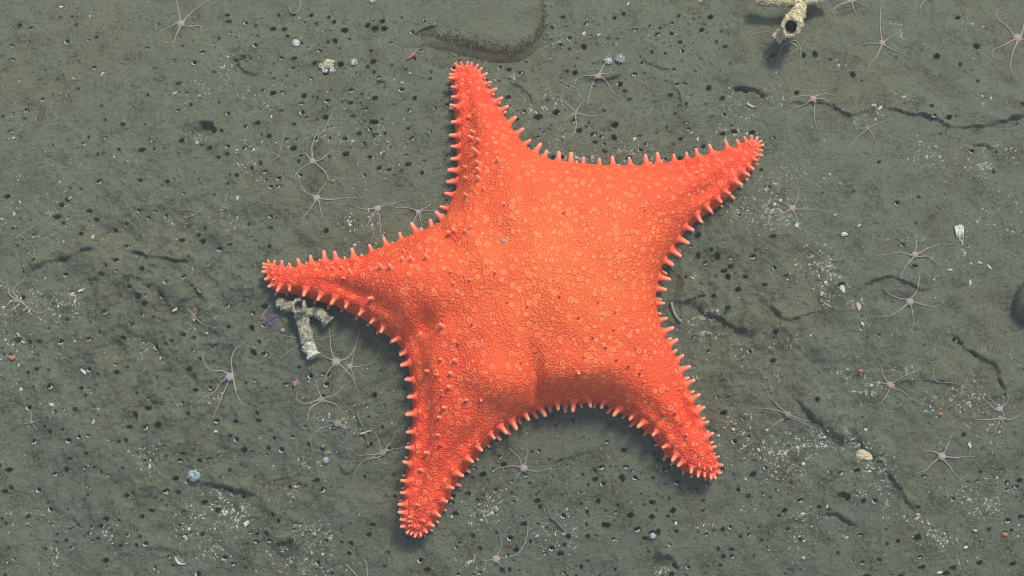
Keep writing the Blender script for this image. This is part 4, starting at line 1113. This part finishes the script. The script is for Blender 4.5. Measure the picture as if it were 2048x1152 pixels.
# thin dark stick with a second one across
for pts, r, lab in (([(714,826),(722,846),(731,868),(737,892)], 3.6, 'dark grey stick lying on the silt beside a dusty brittle star'), ([(720,869),(730,866),(742,862)], 1.8, 'short pale splinter lying across the dark grey stick'),
                    ([(1494,208),(1502,213),(1509,215)], 2.2, 'short tan splinter on the grit beyond the outstretched arm'), ([(1100,1033),(1115,1046),(1128,1062)], 2.6, 'brownish twig lying in white grit below the starfish')):
    P3 = [ground(q.x, q.y) + Vector((0, 0, r * .8 + (4 if r == 1.8 else 0))) for q in smooth_path([Vector(p) for p in pts], 3)]
    mb = MB(); mb.tube(P3, [r * (1 + .2 * math.sin(i)) for i in range(len(P3))], 8, rough=.3)
    tag(build('stick', mb, M['stick'] if r in (3.6, 2.6) else M['tan'], None, P3[0]), lab, 'stick')
# little spiky white crustacean husk
g0 = ground(360, 1122)
P3 = [ground(q.x, q.y) + Vector((0, 0, 3)) for q in smooth_path([Vector(p) for p in [(351, 1114), (354, 1122), (361, 1128), (373, 1128)]], 2)]
hk = empty('crustacean_husk', g0, 'curved white crustacean husk with short legs near the bottom edge', 'husk')
mb = MB(); mb.tube(P3, list(np.interp(np.linspace(0, 1, len(P3)), [0, .4, 1], [1.4, 2.8, .8])), 8); build('shell', mb, M['white'], hk, g0)
for k in (2, 4, 6, 8):
    if k < len(P3):
        mb = MB(); mb.tube([P3[k], P3[k] + Vector((4, 5, 1)), P3[k] + Vector((5, 9, -1))], [.8, .6, .3], 5); build('leg', mb, M['white'], hk, g0)

# ------------------------------------------------------------------ shell fragments
g0 = ground(1918, 465)
mb = MB()
for k in range(6):
    x = -8 + 3.1 * k
    mb.tube([g0 + Vector((x, 13 + random.uniform(-3, 3), 3)), g0 + Vector((x * 0.9, 0, 4.5)), g0 + Vector((x * .75, -13 + random.uniform(-4, 3), 3))], [1.6, 1.9, 1.2], 6, rough=.3)
tag(build('shell', mb, M['shell'], None, g0), 'chalky white shell fragment with upright stripes, largest shell on the silt', 'shell')
g0 = ground(1728, 912)
mb = MB()
for k in range(5):
    mb.blob(g0 + Vector((random.uniform(-12, 16), random.uniform(-7, 6), 2)), (random.uniform(7, 12), random.uniform(5, 9), 5), seed=40 + k, amp=.5, nu=14, nv=8)
tag(build('shell', mb, M['tan'], None, g0), 'lumpy tan shell piece lodged in the long ragged fissure', 'shell')
FR = [(1717,612,10,95),(1685,577,10,100),(168,744,8,-50),(350,619,8,40),(145,589,8,45),(185,475,7,50),(493,1047,9,60),(370,1073,5,20),(187,844,6,60),(432,863,6,0),(1351,1047,5,80),
(1738,943,6,20),(1834,1036,7,30),(1939,891,7,95),(1949,1061,5,-30),(1879,1145,8,10),(1596,1096,4,60),(1654,1013,5,80),(1269,279,6,40),(1395,279,5,80),(1234,170,5,30),(1689,469,8,10),(1561,401,6,20),
(1718,451,5,30),(1959,526,5,0),(1978,534,7,-50),(475,397,6,80),(163,581,8,20),(153,627,5,0),(1760,216,6,50),(1748,210,6,10),(1594,450,6,80),(1655,610,6,-40),(1725,648,6,-70),(1900,540,5,0),
(1940,565,7,80),(1924,485,6,80),(1670,430,4,20),(1693,1075,4,10),(350,187,6,30),(204,150,7,60),(27,276,4,20),(123,14,5,10),(180,33,4,60),(255,323,4,0),(1168,68,6,60),(1197,70,5,30),(1256,8,6,70),(1400,3,5,30),
(820,147,4,0),(805,166,4,0),(745,6,3,0),(1945,118,4,0),(1930,1095,6,30),(1540,905,5,40),(1648,875,6,10),(1718,890,5,80)]
for i, (px, py, r, ang) in enumerate(FR):
    g0 = ground(px, py)
    a = math.radians(ang)
    mb = MB()
    L_, W_ = r * random.uniform(.7, .95), r * random.uniform(.28, .5)
    ca, sa = math.cos(a), math.sin(a)
    t0 = MB(); t0.blob((0, 0, 0), (L_, W_, min(W_, 2.4)), seed=i * 3 + 1, amp=0.95, freq=1.7, nu=9, nv=6)
    mb.add([g0 + Vector((p[0] * ca - p[1] * sa, p[0] * sa + p[1] * ca, p[2] + 1.2)) for p in t0.v], t0.f)
    tag(build('shell_fragment', mb, M['shell'] if i % 4 else M['tan'], None, g0, smooth=False), 'small whitish shell fragment lying on the silt', 'shell fragment', 'small shell fragments on the silt')

# ------------------------------------------------------------------ linings showing in the burrow mouths
mb = MB()
arcp = [Vector((0.66 * math.cos(a), 0.66 * math.sin(a), 0)) for a in np.linspace(math.radians(175), math.radians(365), 12)]
mb.tube(arcp, [0.13 + 0.24 * math.sin(math.pi * i / 11) for i in range(12)], 6, rough=.2)
tube_me = mesh_from('tube_lining', mb.v, mb.f, mb.a); tube_me.materials.append(M['tube_rim'])
cnt = 0
for (px, py, r, dp) in HOLES[49:]:
    if r < 3.2 or random.random() > 0.7 or cnt >= 295: continue
    if not (0 < px < 2048 and 0 < py < 1152): continue
    p = at_z(px, py, 0)
    if BVH.ray_cast(CAM, ray(px, py))[0] is not None: continue
    cnt += 1
    o = bpy.data.objects.new('worm_tube', tube_me)
    COL.objects.link(o)
    o.location = Vector((p.x, p.y, float(sample(Zs, p.x, p.y)) - 1.5)) * K
    o.scale = (r, r, r * 1.3)
    o.rotation_euler = (0, 0, random.uniform(-1.2, 1.2))
    tag(o, 'pale crescent of a worm tube lining inside a small round burrow', 'worm tube', 'worm tubes in the burrow mouths')

# ------------------------------------------------------------------ white shell grit (countless)
CL = [(15,405,25,50,110),(110,405,40,25,90),(75,610,40,30,180),(30,660,35,40,200),(10,690,25,30,110),(135,605,25,20,110),(130,465,30,20,45),(385,435,40,10,55),(440,415,15,20,45),(450,450,20,15,35),
(270,680,20,25,60),(135,710,30,20,45),(395,645,20,20,55),(330,715,10,8,18),(442,112,9,30,75),(395,160,15,12,35),(400,265,25,8,45),(490,310,20,25,55),(480,170,20,20,25),(755,285,40,35,150),(770,330,8,15,28),
(670,255,30,15,45),(530,185,18,25,55),(590,20,20,20,30),(640,25,15,15,28),(860,12,22,10,45),(1060,200,35,25,220),(1010,130,20,20,50),(1105,190,25,10,55),(1110,50,30,30,110),(1135,310,40,20,160),(1190,312,30,12,70),
(1130,260,12,8,35),(1265,310,30,15,70),(1245,290,20,10,50),(1490,195,40,28,120),(1470,262,35,25,150),(1500,285,25,15,70),(1395,297,30,8,45),(1757,213,12,10,70),(1560,180,15,15,55),(1860,300,45,22,180),
(1975,320,28,32,330),(2030,290,20,20,70),(1590,340,25,15,60),(1690,355,12,15,35),(1540,370,20,20,60),(1560,412,25,35,280),(1695,110,15,6,35),(1820,25,8,15,55),(1795,12,12,5,25),(1960,8,20,10,55),(1985,185,10,15,28),
(1820,175,15,8,25),(1725,230,12,10,55),(1555,435,25,25,200),(1620,520,30,30,140),(1645,548,25,40,280),(1660,592,25,25,140),(1710,610,12,12,55),(1725,650,8,12,22),(1985,430,30,15,70),(2030,465,25,10,45),
(1925,500,10,25,55),(1870,550,5,20,35),(1820,480,20,5,28),(1580,680,25,20,70),(1690,735,25,20,90),(1660,740,20,15,60),(1970,695,12,12,35),(1540,760,15,15,55),(1805,737,30,8,50),(1502,420,38,28,330),(1385,555,12,6,28),
(1400,640,38,14,180),(1420,672,25,8,90),(1495,700,15,20,55),(1390,745,15,10,35),(1560,900,50,25,320),(1575,932,40,20,180),(1640,882,50,15,220),(1700,882,30,15,140),(1752,922,25,20,170),(1772,952,15,20,90),
(1730,977,15,10,38),(1590,982,30,15,55),(1782,992,10,25,70),(1840,1035,20,10,38),(1880,1065,30,15,170),(1900,1090,15,15,75),(1940,980,25,20,110),(1995,1005,20,20,140),(1985,965,25,15,55),(1945,800,30,25,280),
(1925,785,25,15,90),(1730,780,15,10,38),(1770,776,16,12,75),(1860,812,15,15,45),(1610,1040,30,25,110),(1600,1090,20,20,70),(1980,862,20,20,38),(1950,1120,25,15,35),(1125,1050,25,25,140),(1132,1078,15,15,50),
(1080,1065,15,10,22),(1480,850,40,30,180),(1500,1015,15,8,35),(1420,1055,20,15,45),(1330,1137,20,6,55),(580,985,8,20,55),(605,1065,30,20,160),(650,1085,8,15,55),(640,830,20,20,55),(615,920,15,15,45),(690,847,16,12,75),
(665,895,20,8,35),(985,1010,30,25,220),(950,1032,15,15,90),(940,1125,20,12,90),(590,1130,40,20,140),(540,1110,20,20,55),(290,915,25,20,90),(420,1010,60,20,320),(445,1032,40,20,180),(370,1060,30,15,110),(400,1100,30,15,90),
(200,1065,20,10,55),(30,1025,30,15,55),(90,1035,20,20,55),(90,1110,8,25,55),(100,805,6,15,35),(425,800,15,20,45),(50,770,20,15,20),(20,780,15,10,15),(705,440,20,35,80),(750,445,15,25,70),(680,265,30,12,50)]
pts = []
for (cx, cy, rx, ry, n) in CL:
    k, tr = 0, 0
    while k < int(n * 0.95) and tr < n * 9:
        tr += 1
        qx, qy = random.gauss(cx, rx * .8), random.gauss(cy, ry * .8)
        if mnoise.noise(Vector((qx * .055, qy * .075, 4))) + 0.55 * mnoise.noise(Vector((qx * .16, qy * .2, 2))) < random.uniform(-0.25, 0.35): continue
        k += 1
        pts.append((qx, qy, min(4.2, random.lognormvariate(-0.14, 0.58))))
for _ in range(2600):
    pts.append((random.uniform(-80, 2128), random.uniform(-60, 1212), min(3.0, random.lognormvariate(-0.05, 0.45))))
OC = [(1, 0, 0), (0, 1, 0), (-1, 0, 0), (0, -1, 0), (0, 0, 1), (0, 0, -1)]
OF = [(0, 1, 4), (1, 2, 4), (2, 3, 4), (3, 0, 4), (1, 0, 5), (2, 1, 5), (3, 2, 5), (0, 3, 5)]
mb = MB()
for px, py, r in pts:
    p = at_z(px, py, 0)
    z = float(sample(Z, p.x, p.y))
    a = random.uniform(0, 6.28); e = random.uniform(.55, 1.6)
    ca, sa = math.cos(a), math.sin(a)
    vs = []
    for x, y, zz in OC:
        x *= r * e * random.uniform(.7, 1.2); y *= r / e * random.uniform(.7, 1.2); zz *= r * .7
        vs.append((p.x + x * ca - y * sa, p.y + x * sa + y * ca, z + zz + r * .25))
    mb.add(vs, OF)
tag(build('shell_grit', mb, M['grit'], None, (0, 0, 0), smooth=False), 'countless tiny white shell grit specks strewn in patches over the silt', 'shell grit', None, 'stuff')

# ------------------------------------------------------------------ the water between lens and seabed
hm = bpy.data.materials.new('sea_water'); hm.use_nodes = True
ht = hm.node_tree
ht.nodes.remove(ht.nodes['Principled BSDF'])
pv = ht.nodes.new('ShaderNodeVolumePrincipled')
pv.inputs['Color'].default_value = (0.90, 0.93, 0.84, 1)
pv.inputs['Density'].default_value = 0.075
ht.links.new(pv.outputs[0], ht.nodes['Material Output'].inputs['Volume'])
top, bot, far = CAM.z * K + 0.03, -2.6, 6.6
hv = [(x, y, z) for z in (bot, top) for y in (-far, far) for x in (-far, far)]
hme = bpy.data.meshes.new('haze')
hme.from_pydata(hv, [], [(0, 2, 3, 1), (4, 5, 7, 6), (0, 1, 5, 4), (2, 6, 7, 3), (0, 4, 6, 2), (1, 3, 7, 5)])
hme.materials.append(hm)
ho = bpy.data.objects.new('haze', hme); COL.objects.link(ho)
tag(ho, 'thin pale veil of sea water between the lens and the silt', 'haze', None, 'stuff')
